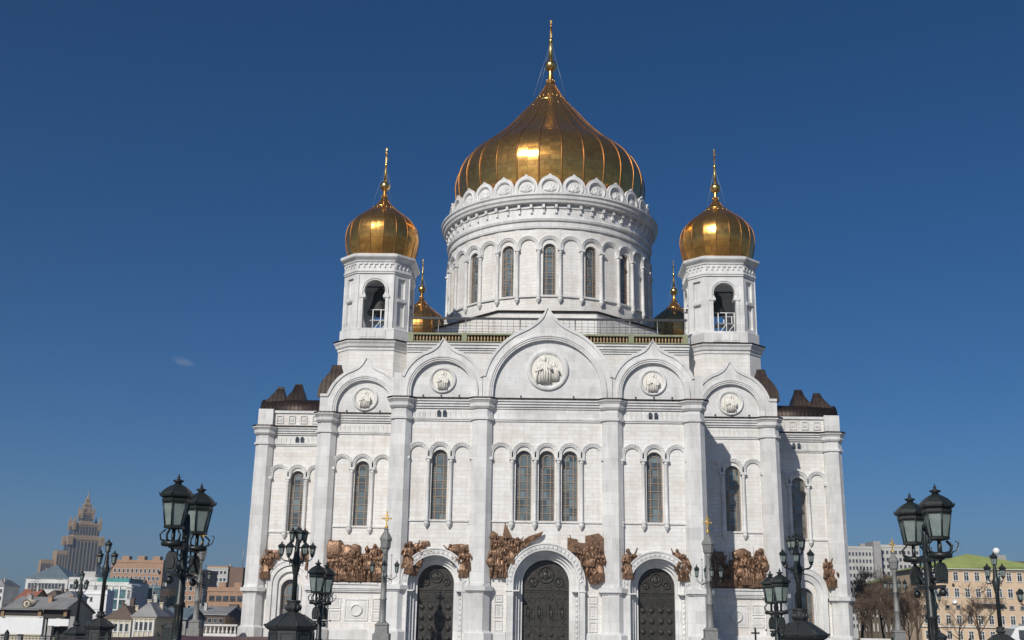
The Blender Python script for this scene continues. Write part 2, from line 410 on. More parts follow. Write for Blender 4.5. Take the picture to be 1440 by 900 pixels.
# --- blind arcades: archivolts (part) with colonnettes (sub-parts)
def colonnette_mb():
    m_ = MB()
    m_.lathe([(.05, 13.1), (.12, 13.2), (.30, 13.55), (.34, 13.75), (.25, 13.85), (.33, 13.95), (.33, 14.12), (.235, 14.25), (.215, 20.9), (.24, 20.98), (.27, 21.0), (.22, 21.06), (.34, 21.3)], n=12)
    m_.box(-.38, .38, -.38, .3, 21.3, 21.62); return m_
col0 = None
for b in BAYS:
    xs = b[5]; y = b[1]; a = MB()
    for x0, x1 in zip(xs, xs[1:]):
        cx = (x0+x1)/2; r = (x1-x0)/2
        # three stepped rings, trimmed so that neighbours butt
        for r0, r1, pr in ((r-.42, r-.27, .22), (r-.27, r-.07, .30), (r-.07, r+.07, .38)):
            arch_band(a, cx, 22.05, r0, r1, 21.62, y-pr, y+.1, 18)
        for k in range(9):                               # carved ornament on the ring
            t_ = pi*(k+.5)/9; rr = r-.17
            a.sphere((cx+rr*cos(t_), y-.3, 22.05+rr*sin(t_)), .07, 6, 4)
    o = part('arcade', a, TRIM); MB().box(xs[0]-.3, xs[-1]+.3, y-.16, y+.02, 13.9, 14.08).build('sill_course', TRIM, o)
    for x in xs:
        if col0 is None: col0 = colonnette_mb().build('colonnette', TRIM, o, (x, y-.2, 0))
        else: dup(col0, o, (x, y-.2, 0))

# --- pilasters: half-octagon shafts on pedestals, capital and base as sub-parts
def oct_prism(mb, hf, hw, y0, d, z0, z1, yb, hf1=None, hw1=None, y1=None):
    hf1 = hf if hf1 is None else hf1; hw1 = hw if hw1 is None else hw1; y1 = y0 if y1 is None else y1
    ring = lambda hf, hw, y, z: [(-hw, yb, z), (-hw, y+d, z), (-hf, y, z), (hf, y, z), (hw, y+d, z), (hw, yb, z)]
    mb.rings([ring(hf, hw, y0, z0), ring(hf1, hw1, y1, z1)], True, True, False); return mb
def make_pilaster(parent, x, yw, ztop=26.4):
    y = yw-1.0
    s_ = MB(); oct_prism(s_, .68, 1.32, y, .64, 6.9, ztop, yw+.1, .62, 1.22, y+.05)
    o = s_.build('pilaster', TRIM, parent, (x, 0, 0))
    p = MB(); oct_prism(p, .6, 1.34, y-.28, .74, 1.5, 5.75, yw+.1)
    oct_prism(p, .74, 1.5, y-.4, .76, 5.75, 5.95, yw+.1); oct_prism(p, .86, 1.72, y-.62, .86, 5.95, 6.42, yw+.1)
    oct_prism(p, .86, 1.72, y-.62, .86, 6.42, 6.5, yw+.1, .6, 1.4, y-.2); oct_prism(p, .6, 1.4, y-.2, .7, 6.5, 6.9, yw+.1, .68, 1.32, y)
    oct_prism(p, .78, 1.62, y-.5, .84, 1.2, 1.5, yw+.1, .6, 1.36, y-.3); oct_prism(p, .8, 1.68, y-.55, .88, 0, 1.2, yw+.1)
    p.build('pedestal', TRIM, o)
    c_ = MB()
    oct_prism(c_, .76, 1.42, y-.12, .66, 26.1, 26.4, yw+.1); oct_prism(c_, .62, 1.26, y+.04, .64, 26.4, 27.45, yw+.1)
    oct_prism(c_, .72, 1.36, y-.1, .64, 27.45, 27.7, yw+.1, .82, 1.5, y-.3); oct_prism(c_, .82, 1.5, y-.3, .68, 27.7, 28.1, yw+.1)
    oct_prism(c_, .82, 1.5, y-.3, .68, 28.1, 28.45, yw+.1, .98, 1.72, y-.55); oct_prism(c_, 1.0, 1.76, y-.6, .76, 28.45, 28.72, yw+.1)
    c_.build('capital', TRIM, o)
    f_ = MB(); oct_prism(f_, 1.03, 1.8, y-.64, .77, 28.60, 28.80, yw+.1, 1.0, 1.75, y-.6); f_.build('capital_flashing', COPPER, o)
    return o
PX = [(-7.87, 1.3), (7.87, 1.3), (-17.75, 1.3), (17.75, 1.3), (-28.95, 12.3), (28.95, 12.3), (-39.9, 23.3), (39.9, 23.3)]
for x, yw in PX: make_pilaster(CA, x, yw)

# --- cornices between the pilasters, with the ribbed frieze
for i, b in enumerate(BAYS):
    y = b[1]; x0, x1 = b[2], b[3]; mb = MB()
    molding(mb, x0, x1, y, [(26.0, 26.2, .14), (26.2, 26.42, .24), (27.55, 27.8, .2), (27.8, 28.1, .38), (28.1, 28.4, .55), (28.4, 28.68, .72)])
    if i:
        n = int((x1-x0)/.62)
        for k in range(n):
            x = x0+(k+.5)*(x1-x0)/n
            mb.box(x-.2, x+.2, y-.07, y+.02, 26.42, 27.15); mb.slab(arch_poly(x, 27.15, .2, 27.1, 8), [], y-.068, y+.02)
    else: mb.box(x0, x1, y-.06, y+.02, 26.42, 27.55)
    o = part('cornice', mb, TRIM)
    cap = MB().box(x0, x1, y-.80, y+.02, 28.62, 28.82); cap.build('cornice_flashing', COPPER, o)
    if i in (1, 2, 5, 6):
        v = MB(); cx = b[0]
        for dx in (-.35, .35): v.slab(arch_poly(cx+dx, 27.1, .22, 26.5, 8), [], y-.2, y-.155)
        v.build('vent', DGLASS, o)
# plinth and base course per wall
mb = MB(); mt_ = MB()
for i, b in enumerate(BAYS):
    y = b[1]
    spans = [(b[2], b[3])]
    if i < 3:
        cx, cz, r = DOORS[i]; spans = [(b[2], cx-r-1.85), (cx+r+1.85, b[3])]
    for x0, x1 in spans:
        if x1-x0 > .3: part('plinth', MB().box(x0, x1, y-.38, y+.02, 0, 1.15).box(x0, x1, y-.25, y+.02, 1.15, 1.35), TRIM)
for sx in (-1, 1):   # side returns
    for x, ya, yb in ((18.3, 2.4, 12.3), (29.75, 13.4, 23.3), (40.7, 24.4, 56)):
        xa, xb = sorted((sx*(x-.05), sx*(x+.35))); mb.box(xa, xb, ya, yb, 0, 1.2)
        for z0, z1, p in ((26.0, 26.42, .2), (27.55, 28.1, .35), (28.1, 28.68, .65), (5.95, 6.5, .4)):
            xa, xb = sorted((sx*(x-.05), sx*(x+p))); mb.box(xa, xb, ya, yb, z0, z1)
part('side_courses', mb, TRIM)

# --- portals
def make_portal(cx, cz, r, big):
    mb = MB(); y = 1.3
    R1 = r+1.8
    arch_band(mb, cx, cz, r+1.05, R1, 0, y-.75, y+.3, 40)         # broad outer archivolt
    arch_band(mb, cx, cz, R1-.1, R1+.06, cz-.2, y-.85, y, 40)
    arch_band(mb, cx, cz, r+1.0, r+1.14, 0, y-.84, y, 40)
    arch_band(mb, cx, cz, r+.62, r+1.06, 0, y-.1, y+1.3, 40)
    arch_band(mb, cx, cz, r+.3, r+.64, 0, y+.35, y+1.3, 40)
    arch_band(mb, cx, cz, r-.02, r+.31, 0, y+.75, y+1.35, 40)
    for sx in (-1, 1):                                            # impost blocks and square panels on the legs
        xa, xb = sorted((cx+sx*(r+.3), cx+sx*(R1+.12))); mb.box(xa, xb, y-.87, y+.5, cz-.95, cz-.8)
        xa, xb = sorted((cx+sx*(r+1.2), cx+sx*(R1-.12)))
    o = part('portal', mb, TRIM)
    n = 26 if big else 20
    orn = MB()
    for k in range(n):                                            # carved zigzag band of the archivolt
        t_ = pi*(k+.5)/n; q = r+1.42
        p = lambda rr, tt: (cx+rr*cos(tt), y-.79, cz+rr*sin(tt)); d_ = pi/n*.48
        ids = [orn.vert(v) for v in (p(q-.22, t_-d_), p(q+.24, t_), p(q-.22, t_+d_))]; ap = orn.vert((cx+q*cos(t_), y-.9, cz+q*sin(t_)))
        for a in range(3): orn.face((ids[a], ids[(a+1) % 3], ap))
    for sx in (-1, 1):
        for k in range(9):
            z = .9+k*.6; orn.sphere((cx+sx*(r+.84), y-.1, z), .17, 8, 5, (1, .5, 1.3))
    orn.build('carved_ornament', TRIM, o)
    # bronze door
    d = MB(); yd = y+1.25
    d.slab(arch_poly(cx, cz, r+.02, 0, 32), [], yd, yd+.12)
    d.box(cx-.05, cx+.05, yd-.08, yd, 0, cz-.6)
    d.box(cx-r, cx+r, yd-.1, yd, cz-.75, cz-.55); d.box(cx-r, cx+r, yd-.06, yd, cz-1.0, cz-.93)
    ring = lambda x, z, rr: ring_xz(d, x, z, [(rr, 0), (rr, -.14), (rr-.12, -.14), (rr-.14, 0)], 24, yd)
    k = r/2.77
    for x, z, rr in ((cx, cz+1.05*k, .98*k), (cx-1.55*k, cz+.25*k, .58*k), (cx+1.55*k, cz+.25*k, .58*k)):
        ring(x, z, rr); d.sphere((x, yd, z-.1*k), rr*.5, 10, 6, (.8, .25, 1.1)); d.sphere((x, yd-.06, z+rr*.45), rr*.2, 8, 5)
    d.sphere((cx-.45*k, yd, cz+.9*k), .22*k, 8, 5, (1, .4, 1.6)); d.sphere((cx+.45*k, yd, cz+.9*k), .22*k, 8, 5, (1, .4, 1.6))
    for j in range(5):
        x = cx-r*.96+j*(2*r*.96)/4
        d.box(x-.05, x+.05, yd-.05, yd, 0, cz-1.0)
    xs = [cx+r*f_ for f_ in (-.72, -.25, .25, .72)]
    if big:
        for z, in ((5.35,), (2.15,)):
            for x in xs:
                for a, b_ in ((1, 0), (0, 1)): d.box(x-.3*a-.12, x+.3*a+.12, yd-.09-.01*a, yd, z-.3*b_-.12, z+.3*b_+.12)
        for x in xs:
            poly = [(x-.36, 2.95), (x, 2.6), (x+.36, 2.95), (x+.36, 4.2), (x, 4.62), (x-.36, 4.2)]
            inn = [(x+(px_-x)*.72, 3.6+(pz-3.6)*.8) for px_, pz in poly]
            d.slab(poly, [inn], yd-.13, yd)
            d.sphere((x, yd, 3.4), .24, 8, 6, (.85, .45, 2.3)); d.sphere((x, yd-.06, 4.05), .12, 8, 5)
        for x in xs: d.sphere((x, yd-.02, 1.1), .2, 8, 5)
    else:
        for j in range(6):
            for x in xs:
                z0 = cz-1.35-j*.16; d.box(x-.42, x+.42, yd-.04, yd, z0-.05, z0+.02)
    o2 = part('door', d, DOORM)
    st = None
    if not big:
        for j in range(4):
            for x in xs:
                z = 4.0-j*1.2
                if st is None:
                    m_ = MB(); m_.sphere((0, 0, 0), .24, 12, 8, (1, .7, 1)); ring_xz(m_, 0, 0, [(.32, .02), (.32, -.05), (.24, -.06)], 14)
                    st = m_.build('stud', DOORM, o2, (x, yd, z))
                else: dup(st, o2, (x, yd, z))
for i, dd in enumerate(DOORS): make_portal(*dd, i == 0)
# small framed panels beside the central portal and below the corner reliefs
def panel(parent, x0, x1, z0, z1, y, t=.14):
    mb = MB()
    for a, b_, c_, d_ in ((x0, x1, z1-t, z1), (x0, x1, z0, z0+t), (x0, x0+t, z0+t, z1-t), (x1-t, x1, z0+t, z1-t)): mb.box(a, b_, y-.1, y+.02, c_, d_)
    mb.box(x0+.3, x1-.3, y-.05, y+.02, z0+.3, z1-.3)
    return mb.build('wall_panel', TRIM, parent)
for sx in (-1, 1):
    for z0, z1 in ((4.7, 5.6), (2.95, 4.5), (1.5, 2.7)):
        x0, x1 = sorted((sx*5.0, sx*6.0)); panel(CA, x0, x1, z0, z1, 1.3)
    q = sx*23.9
    mb = MB(); xa, xb = sorted((sx*19, sx*27.7))
    molding(mb, xa, xb, 12.3, [(5.85, 6.05, .3), (6.05, 6.25, .42), (6.25, 6.75, .55), (6.75, 7.0, .7)]); part('relief_ledge', mb, TRIM)
    panel(CA, q-1.5, q+1.5, 2.3, 5.0, 12.3)
    ro = MB(); ring_xz(ro, q, 3.65, [(.8, 0), (.8, -.12), (.6, -.14), (.55, 0)], 20, 12.25); ro.build('wall_rosette', TRIM, CA)
    for s2 in (-1, 1):
        for z0, z1 in ((3.8, 5.1), (2.3, 3.6)): panel(CA, q+s2*2.75-.75, q+s2*2.75+.75, z0, z1, 12.3)
    # niche arches of the side arms
    mb = MB(); cx = sx*34.9
    arch_band(mb, cx, 7.0, 2.45, 3.1, 1.3, 22.75, 23.4, 30); arch_band(mb, cx, 6.9, 1.75, 2.46, 1.3, 22.95, 23.4, 30)
    arch_band(mb, cx, 6.35, 1.26, 1.55, 2.6, 23.1, 23.4, 24); arch_band(mb, cx, 7.0, 3.08, 3.22, 6.2, 22.65, 23.4, 30)
    part('niche_arch', mb, TRIM)
    # attic of the side arms: band, squares, corner post
    mb = MB(); xa, xb = sorted((sx*29.8, sx*38.9)); molding(mb, xa, xb, 23.3, [(28.74, 28.95, .2), (30.7, 31.1, .22)])
    for k in range(5):
        x = sx*(31.2+k*1.7); q_ = .5
        for a, b_, c_, d_ in ((x-q_, x+q_, 30.25, 30.4), (x-q_, x+q_, 29.2, 29.35), (x-q_, x-q_+.15, 29.35, 30.25), (x+q_-.15, x+q_, 29.35, 30.25)): mb.box(a, b_, 23.17, 23.35, c_, d_)
        mb.box(x-.22, x+.22, 23.2, 23.35, 29.6, 30.0)
    xa, xb = sorted((sx*38.9, sx*41.0)); mb.box(xa, xb, 22.7, 25, 28.74, 31.2)
    part('attic', mb, TRIM)

# --- ogee gables with arch mouldings, tympanum and medallion
def gable_outline(cx, hw, pts, zb, ztip, mirror=True):
    half = [(hw, zb)]+pts; left = [(cx-a, z) for a, z in half]; right = [(cx+a, z) for a, z in reversed(half)]
    return left+[(cx, ztip)]+right
def smooth_pts(pts, n=4):
    out = []
    for i in range(len(pts)-1):
        p0 = pts[max(i-1, 0)]; p1 = pts[i]; p2 = pts[i+1]; p3 = pts[min(i+2, len(pts)-1)]
        for k in range(n):
            t = k/n
            out.append(tuple(.5*((2*b)+(-a+c)*t+(2*a-5*b+4*c-d)*t*t+(-a+3*b-3*c+d)*t**3) for a, b, c, d in zip(p0, p1, p2, p3)))
    return out+[pts[-1]]
GC = smooth_pts([(7.95, 31.6), (7.55, 32.9), (6.9, 34.2), (5.9, 35.5), (5.0, 36.35), (4.0, 37.05), (3.0, 37.55), (2.2, 38.0), (1.45, 38.55), (.9, 39.15), (.45, 39.75), (.12, 40.3)])
GS = smooth_pts([(5.0, 31.5), (4.7, 32.2), (4.2, 33.0), (3.5, 33.75), (2.6, 34.4), (1.85, 34.72), (1.2, 35.1), (.7, 35.5), (.3, 35.95), (.08, 36.25)])
def make_gable(cx, hw, pts, ztip, y, r0, cz, mz, mr, ext=None, depth=6., lip=None):
    out = gable_outline(cx, hw, pts, 28.74, ztip)
    if lip:                                     # plain shoulder towards the outer corner
        s_, w_ = lip
        if s_ < 0: out = [(cx-hw-w_, 28.74), (cx-hw-w_, 31.3), (cx-hw, 31.3)]+out[1:]
        else: out = out[:-1]+[(cx+hw, 31.3), (cx+hw+w_, 31.3), (cx+hw+w_, 28.74)]
    ai = arch_poly(cx, cz, r0, 28.74, 30)
    i0 = len(out)
    loop = out[:]                               # arch notch opens on the base line
    loop = loop+[p for p in reversed(ai)]
    mb = MB(); mb.slab(loop, [], y, y+.8)
    for a, b_, pr in ((r0-.02, r0+.16, -.12), (r0+.2, r0+.42, .1), (r0+.42, r0+.62, .2)):
        arch_band(mb, cx, cz, a, b_, 28.74, y-pr if pr > 0 else y+.12, y+.5, 34)
    # raised coping that follows the edge
    edge = [p for p in out if p[1] > 31.2]
    ins = []
    for k, p in enumerate(edge):
        a = edge[max(k-1, 0)]; b_ = edge[min(k+1, len(edge)-1)]
        tx, tz = b_[0]-a[0], b_[1]-a[1]; l = math.hypot(tx, tz) or 1
        nx, nz = tz/l, -tx/l
        q = .36 if p[1] < ztip-1.2 else .36*max(.35, (ztip-p[1])/1.2)
        ins.append((p[0]+nx*q, p[1]+nz*q))
    for k in range(len(edge)-1):
        q = [edge[k], edge[k+1], ins[k+1], ins[k]]
        a = [mb.vert((x, y-.16, z)) for x, z in q]; b_ = [mb.vert((x, y+.02, z)) for x, z in q]
        mb.face(a)
        for e in range(4): mb.face((a[e], a[(e+1) % 4], b_[(e+1) % 4], b_[e]))
    o = part('gable', mb, TRIM)
    ty = MB(); ty.slab(arch_poly(cx, cz, r0+.1, 28.74, 30), [], y+.5, y+.79); ty.build('tympanum', TYMP, o)
    # curved copper roof behind the gable
    rf = MB(); rr = [(x, z-.25) for x, z in out]; rf.strip(rr, y+.8, y+depth, False); rf.build('gable_roof', COPPER, o)
    md = MB(); ring_xz(md, cx, mz, [(mr, .05), (mr, -.16), (mr*.93, -.22), (mr*.84, -.22), (mr*.76, -.10), (mr*.73, .02)], 40, y+.5)
    me_ = md.build('medallion', TRIM, o)
    return o, me_
def saint(parent, cx, mz, mr, y, child, seed):
    """low relief: halo, head, draped shoulders, folded arms, on a cream disc"""
    rnd = random.Random(seed); k = mr*.73; m_ = MB()
    m_.slab([(cx+k*cos(2*pi*i/32), mz+k*sin(2*pi*i/32)) for i in range(32)], [], y+.46, y+.49); k *= 1.22
    def fig(ox, oz, s_, depth):
        ring_xz(m_, ox, oz+.5*s_, [(.30*s_, 0), (.30*s_, -.05), (.26*s_, -.07), (.22*s_, 0)], 20, y+.46)
        m_.sphere((ox, y+.46, oz+.48*s_), .16*s_, 10, 8, (.85, .8, 1.15))
        m_.sphere((ox, y+.46, oz+.52*s_), .19*s_, 10, 8, (.95, .55, 1.05))
        m_.rings([[(ox+a*s_*cos(2*pi*i/14), y+.46+b_*s_*sin(2*pi*i/14), oz+z*s_) for i in range(14)] for a, b_, z in ((.40, .2, -.85), (.46, .26, -.5), (.42, .28, -.1), (.36, .22, .18), (.12, .1, .34))])
        for i in range(6):
            x = ox+(-.35+.14*i)*s_; m_.path([(x*.5+ox*.5, y+.46-.22*s_, oz+.2*s_), (x, y+.46-.29*s_, oz-.3*s_), (x+rnd.uniform(-.08, .08)*s_, y+.46-.2*s_, oz-.85*s_)], .045*s_, 6)
        m_.path([(ox-.36*s_, y+.4, oz+.1*s_), (ox-.42*s_, y+.46-.3*s_, oz-.25*s_), (ox-.05*s_, y+.46-.36*s_, oz-.12*s_)], [.1*s_, .09*s_, .06*s_], 7)
        m_.path([(ox+.36*s_, y+.4, oz+.1*s_), (ox+.44*s_, y+.46-.3*s_, oz-.2*s_), (ox+.2*s_, y+.46-.36*s_, oz+.05*s_)], [.1*s_, .09*s_, .06*s_], 7)
    if child:
        fig(cx-.2*k, mz+.1*k, k*.95, .2); fig(cx+.34*k, mz-.05*k, k*.62, .25)
    else:
        fig(cx, mz+.02*k, k*1.0, .2); m_.boxc((cx+.34*k, y+.46-.3*k, mz-.1*k), (.28*k, .12*k, .4*k))
        if seed % 2: m_.tube((cx-.55*k, y+.4, mz-.7*k), (cx-.6*k, y+.4, mz+.45*k), .045*k)
    m_.build('saint_relief', RELIEF, parent)
def floodlights(parent, xs, z, y):
    mb = MB()
    for x in xs: mb.boxc((x, y-.25, z+.16), (.22, .2, .2)); mb.tube((x, y-.25, z-.02), (x, y-.25, z+.1), .03)
    mb.build('floodlight', DARKRAIL, parent)
GD = [make_gable(0, 7.95, GC, 40.45, .85, 6.62, 29.6, 32.5, 2.62), make_gable(-12.9, 5.0, GS, 36.4, .85, 3.8, 29.65, 31.1, 1.68), make_gable(12.9, 5.0, GS, 36.4, .85, 3.8, 29.65, 31.1, 1.68),
      make_gable(-24.15, 5.0, GS, 36.4, 11.85, 3.75, 29.5, 30.8, 1.7, lip=(-1, .95)), make_gable(24.15, 5.0, GS, 36.4, 11.85, 3.75, 29.5, 30.8, 1.7, lip=(1, .95))]
for (go, mo), (cx, mz, mr, y, ch, sd) in zip(GD, [(0, 32.5, 2.62, .85, True, 1), (-12.9, 31.1, 1.68, .85, False, 2), (12.9, 31.1, 1.68, .85, False, 3), (-24.15, 30.8, 1.7, 11.85, False, 4), (24.15, 30.8, 1.7, 11.85, False, 5)]):
    saint(go, cx, mz, mr, y, ch, sd); floodlights(go, [cx-2.2, cx, cx+2.2] if not ch else [cx-3.2, cx+3.2], 28.78, y-.3)
# outer shoulder blocks of the central block
for sx in (-1, 1):
    xa, xb = sorted((sx*17.92, sx*18.9)); part('shoulder_block', MB().box(xa, xb, .9, 3.2, 28.74, 31.9), TRIM)
    mb = MB(); xa, xb = sorted((sx*17.9, sx*18.35)); mb.box(xa, xb, 2.5, 12.3, 28.7, 31.6); part('arm_parapet', mb, WALL)

SIL1 = [(31.1, 41.0, 36.4), (31.9, 40.75, 37.0), (32.8, 40.2, 37.6), (33.4, 39.75, 37.85), (33.9, 39.4, 38.0), (34.4, 39.2, 38.12), (34.85, 39.1, 38.2)]
# --- copper roofs of the side arms with the backs of their own gables
def hump(mb, sx, sil, yc, hw):
    """ogee gable facing sideways, seen edge-on from the front: sil lists (z, outer x, inner x)"""
    A_ = smooth_pts([(z, a) for z, a, b in sil], 3); B_ = smooth_pts([(z, b) for z, a, b in sil], 3); sil = [(p[0], p[1], q[1]) for p, q in zip(A_, B_)]; zb, zt = sil[0][0], sil[-1][0]; rs = []
    for z, a, b in sil:
        w_ = max(.3, hw*(1-(z-zb)/(zt-zb))**.7); rs.append([(sx*a, yc-w_, z), (sx*b, yc-w_*.8, z), (sx*b, yc+w_*.8, z), (sx*a, yc+w_, z)])
    mb.rings(rs, True, True, False)
for sx in (-1, 1):
    mb = MB(); n = 10
    xa, xb = sx*30.0, sx*40.9
    pr = [(23.0, 31.1)]+[(23.0+2.4*(1-cos(pi/2*k/n)), 31.1+1.9*sin(pi/2*k/n)) for k in range(1, n+1)]+[(40, 34.0), (54.6, 33.1), (57, 31.1)]
    a = [mb.vert((xa, y, z)) for y, z in pr]; b_ = [mb.vert((xb, y, z)) for y, z in pr]
    for k in range(len(pr)-1): mb.face((a[k], a[k+1], b_[k+1], b_[k]), k < n)
    mb.face(a); mb.face(b_)
    hump(mb, sx, SIL1, 25.2, 2.1)
    hump(mb, sx, [(32.3, 38.4, 34.8), (33.1, 37.9, 35.1), (33.6, 37.45, 35.3), (34.3, 37.05, 35.5), (35.0, 36.9, 35.75), (35.6, 36.85, 35.85)], 26.6, 2.6)
    hump(mb, sx, SIL1, 54.5, 2.1)
    part('side_arm_roof', mb, COPPER)
    mb = MB(); hump(mb, sx, [(31.2, 30.7, 24), (32.4, 30.65, 24), (33.3, 30.35, 25), (34.0, 29.95, 26), (34.5, 29.6, 27), (34.9, 29.4, 27.4), (35.8, 29.25, 27.8)], 14.6, 1.9); mb.box(*sorted((sx*18.4, sx*29.9)), 17, 63, 31.2, 31.5)
    part('corner_roof', mb, COPPER)

# --- attic block under the drum, roof balustrade, railing
part('attic_wall', MB().box(-18.9, 18.9, 12.6, 67.4, 31.0, 37.6), WALL)
mb = MB(); molding(mb, -18.9, 18.9, 12.6, [(37.3, 37.6, .15), (37.6, 37.85, .32), (37.85, 38.25, .5), (38.25, 38.5, .68)]); mb.box(-18.9, 18.9, 12.6, 67.4, 37.62, 38.48); part('attic_cornice', mb, TRIM)
part('attic_cornice_flashing', MB().box(-18.9, 18.9, 11.86, 13.2, 38.505, 38.58), COPPER)
mb = MB()
for sx in (-1, 1): mb.box(*sorted((sx*7.55, sx*8.35)), 12.5, 12.59, 32.6, 34.6)
part('attic_vent', mb, DGLASS)
def balustrade_roof():
    r_ = MB(); yb = 12.35
    r_.box(-18.8, 18.8, yb-.22, yb+.22, 38.6, 38.8); r_.box(-18.8, 18.8, yb-.26, yb+.26, 39.66, 39.9)
    for x in (-18.4, -11.2, -3.8, 3.8, 11.2, 18.4): r_.box(x-.35, x+.35, yb-.28, yb+.28, 38.6, 39.95)
    o = part('roof_balustrade', r_, GREENM)
    b_ = MB(); n = 84
    for k in range(n):
        x = -18.2+36.4*(k+.5)/n
        b_.lathe([(.05, 38.8), (.14, 38.85), (.14, 38.92), (.06, 39.0), (.16, 39.2), (.13, 39.34), (.05, 39.5), (.13, 39.58), (.13, 39.66)], (x, yb), 7)
    b_.build('balusters', RUST, o)
    dk = MB(); dk.box(-18.6, 18.6, yb+.42, yb+.5, 38.5, 39.8); dk.build('back_sheet', COPPER, o)
    rl = MB(); yr = 12.9
    rl.box(-18.8, 18.8, yr-.09, yr+.09, 42.0, 42.3); rl.tube((-18.8, yr, 41.1), (18.8, yr, 41.1), .035, n=5); rl.tube((-18.8, yr, 40.3), (18.8, yr, 40.3), .03, n=5)
    o = part('roof_railing', rl, DARKRAIL)
    p = MB()
    for k in range(11):
        x = -18.5+37*k/10; p.tube((x, yr, 38.5), (x, yr, 42.0), .09 if k % 2 == 0 else .05, n=6)
    p.build('railing_posts', STEEL, o)
    w_ = MB()
    for k in range(44):
        x = -18.5+37*(k+.5)/44; w_.tube((x, yr, 39.9), (x, yr, 42.0), .022, n=4)
    for z in (40.7, 41.55): w_.tube((-18.6, yr, z), (18.6, yr, z), .02, n=4)
    w_.build('railing_mesh', DARKRAIL, o)
balustrade_roof()

# --- onion domes
def onion(name, prof, gores, c, rib, parent, pz=.8):
    pr = smooth_pts(prof, 4); mb = MB(); me_uv = []
    L = [0]
    for a, b_ in zip(pr, pr[1:]): L.append(L[-1]+math.hypot(a[0]-b_[0], a[1]-b_[1]))
    sub = 5; ph = -pi/2+pi/gores
    for g in range(gores):
        a0 = 2*pi*g/gores+ph; a1 = 2*pi*(g+1)/gores+ph
        rows = []
        for (r, z), l in zip(pr, L):
            row = []
            for k in range(sub+1):
                t = k/sub; p0 = Vector((cos(a0), sin(a0))); p1 = Vector((cos(a1), sin(a1)))
                d_ = p0.lerp(p1, t)*r; q = d_.normalized()*(.45*(r-d_.length)+.0*r)
                row.append((mb.vert((c[0]+d_.x+q.x, c[1]+d_.y+q.y, z)), (t*2.2+g*3.3, l)))
            rows.append(row)
        for ra, rb in zip(rows, rows[1:]):
            for k in range(sub):
                q = [ra[k], ra[k+1], rb[k+1], rb[k]]; mb.face([i for i, _ in q], True); me_uv.append({i: u for i, u in q})
    nmain = len(mb.f); mb.cur = 1
    for g in range(gores):
        a = 2*pi*g/gores+ph; q = [(r, z) for r, z in pr if r > prof[-1][0]*2]
        mb.path([(c[0]+r*cos(a), c[1]+r*sin(a), z) for r, z in q], [rib*(.35+.65*r/prof[1][0]) for r, z in q], 6)
    o = mb.build(name, [GOLD, GOLDR], parent)
    uvl = o.data.uv_layers.new(name='UVMap')
    for p in o.data.polygons:
        if p.index < nmain:
            for li, vi in zip(p.loop_indices, p.vertices): uvl.data[li].uv = me_uv[p.index][vi]
    return o
def orthodox_cross(mb, c, z0, h, edge=True, s_=1.):
    """bars lie along y, so that from the front it is seen edge-on"""
    def bx(ya, yb, za, zb, t): mb.box(c[0]-t, c[0]+t, c[1]+ya, c[1]+yb, za, zb)
    t = .11*s_; mb.lathe([(.30*s_, z0), (.24*s_, z0+h*.3), (.22*s_, z0+h*.47), (.27*s_, z0+h*.48), (.27*s_, z0+h*.56), (.12*s_, z0+h*.57)], c, 10)
    bx(-.13*s_, .13*s_, z0+h*.55, z0+h, t); zz = z0+h*.78
    bx(-h*.16, h*.16, zz-.12*s_, zz+.12*s_, t*.95); bx(-h*.08, h*.08, z0+h*.9, z0+h*.9+.2*s_, t*.9)
    mb.sphere((c[0], c[1], z0+h), .17*s_, 8, 6)
    for y_ in (-h*.16, h*.16): mb.sphere((c[0], c[1]+y_, zz), .18*s_, 8, 6)
    for a in range(8):
        mb.tube((c[0], c[1], zz), (c[0], c[1]+h*.1*cos(a*pi/4+.4), zz+h*.1*sin(a*pi/4+.4)), .03*s_, n=4)
PM = [(15.0, 66.6), (15.3, 68.2), (15.55, 70), (15.6, 71.9), (14.95, 74.2), (13.45, 76.4), (10.5, 78.9), (7.75, 81.6), (5.45, 84.4), (3.2, 87.1), (2.1, 88.6), (1.3, 90.0), (.74, 91.2), (.5, 92.4), (.42, 93.4)]
PS = [(4.55, 50.9), (4.9, 52.3), (5.18, 53.6), (5.22, 54.6), (4.95, 55.9), (4.15, 57.1), (2.6, 58.4), (1.55, 59.25), (.9, 60.0), (.5, 60.7), (.3, 61.3), (.25, 62.0)]
def finial(prof_ring, c, ballz, ballr, h, s_, parent, rows):
    mb = MB(); mb.sphere((c[0], c[1], ballz), ballr, 20, 14)
    for r, z in prof_ring: mb.lathe([(r*.9, z-.18*s_), (r+.12*s_, z-.1*s_), (r+.12*s_, z+.08*s_), (r*.86, z+.2*s_)], c, 28)
    for r, z, n, q in rows:
        for k in range(n):
            a = 2*pi*(k+.5)/n; mb.sphere((c[0]+r*cos(a), c[1]+r*sin(a), z), q, 8, 6, (1, 1, 1.35))
    o = mb.build('finial', GOLDS, parent)
    x = MB(); orthodox_cross(x, c, ballz+ballr*.85, h, True, s_); x.build('cross', GOLDS, parent)
    wi = MB()
    for a in (.6, 2.3, 3.9, 5.4): wi.tube((c[0], c[1], ballz+h*.62), (c[0]+2.9*s_*cos(a), c[1]+2.9*s_*sin(a), ballz-5.2*s_), .022*s_, n=4)
    wi.build('stay_wires', STEEL, parent)
MD = onion('main_dome', PM, 28, (0, 40), .13, CA)
finial([(3.15, 87.0)], (0, 40), 94.55, 1.04, 7.7, 1.35, MD, [(5.0, 84.7, 28, .15), (4.1, 85.8, 28, .19), (2.5, 88.0, 20, .15), (.72, 91.6, 10, .14)])
MD.location = (.22, 0, 0)

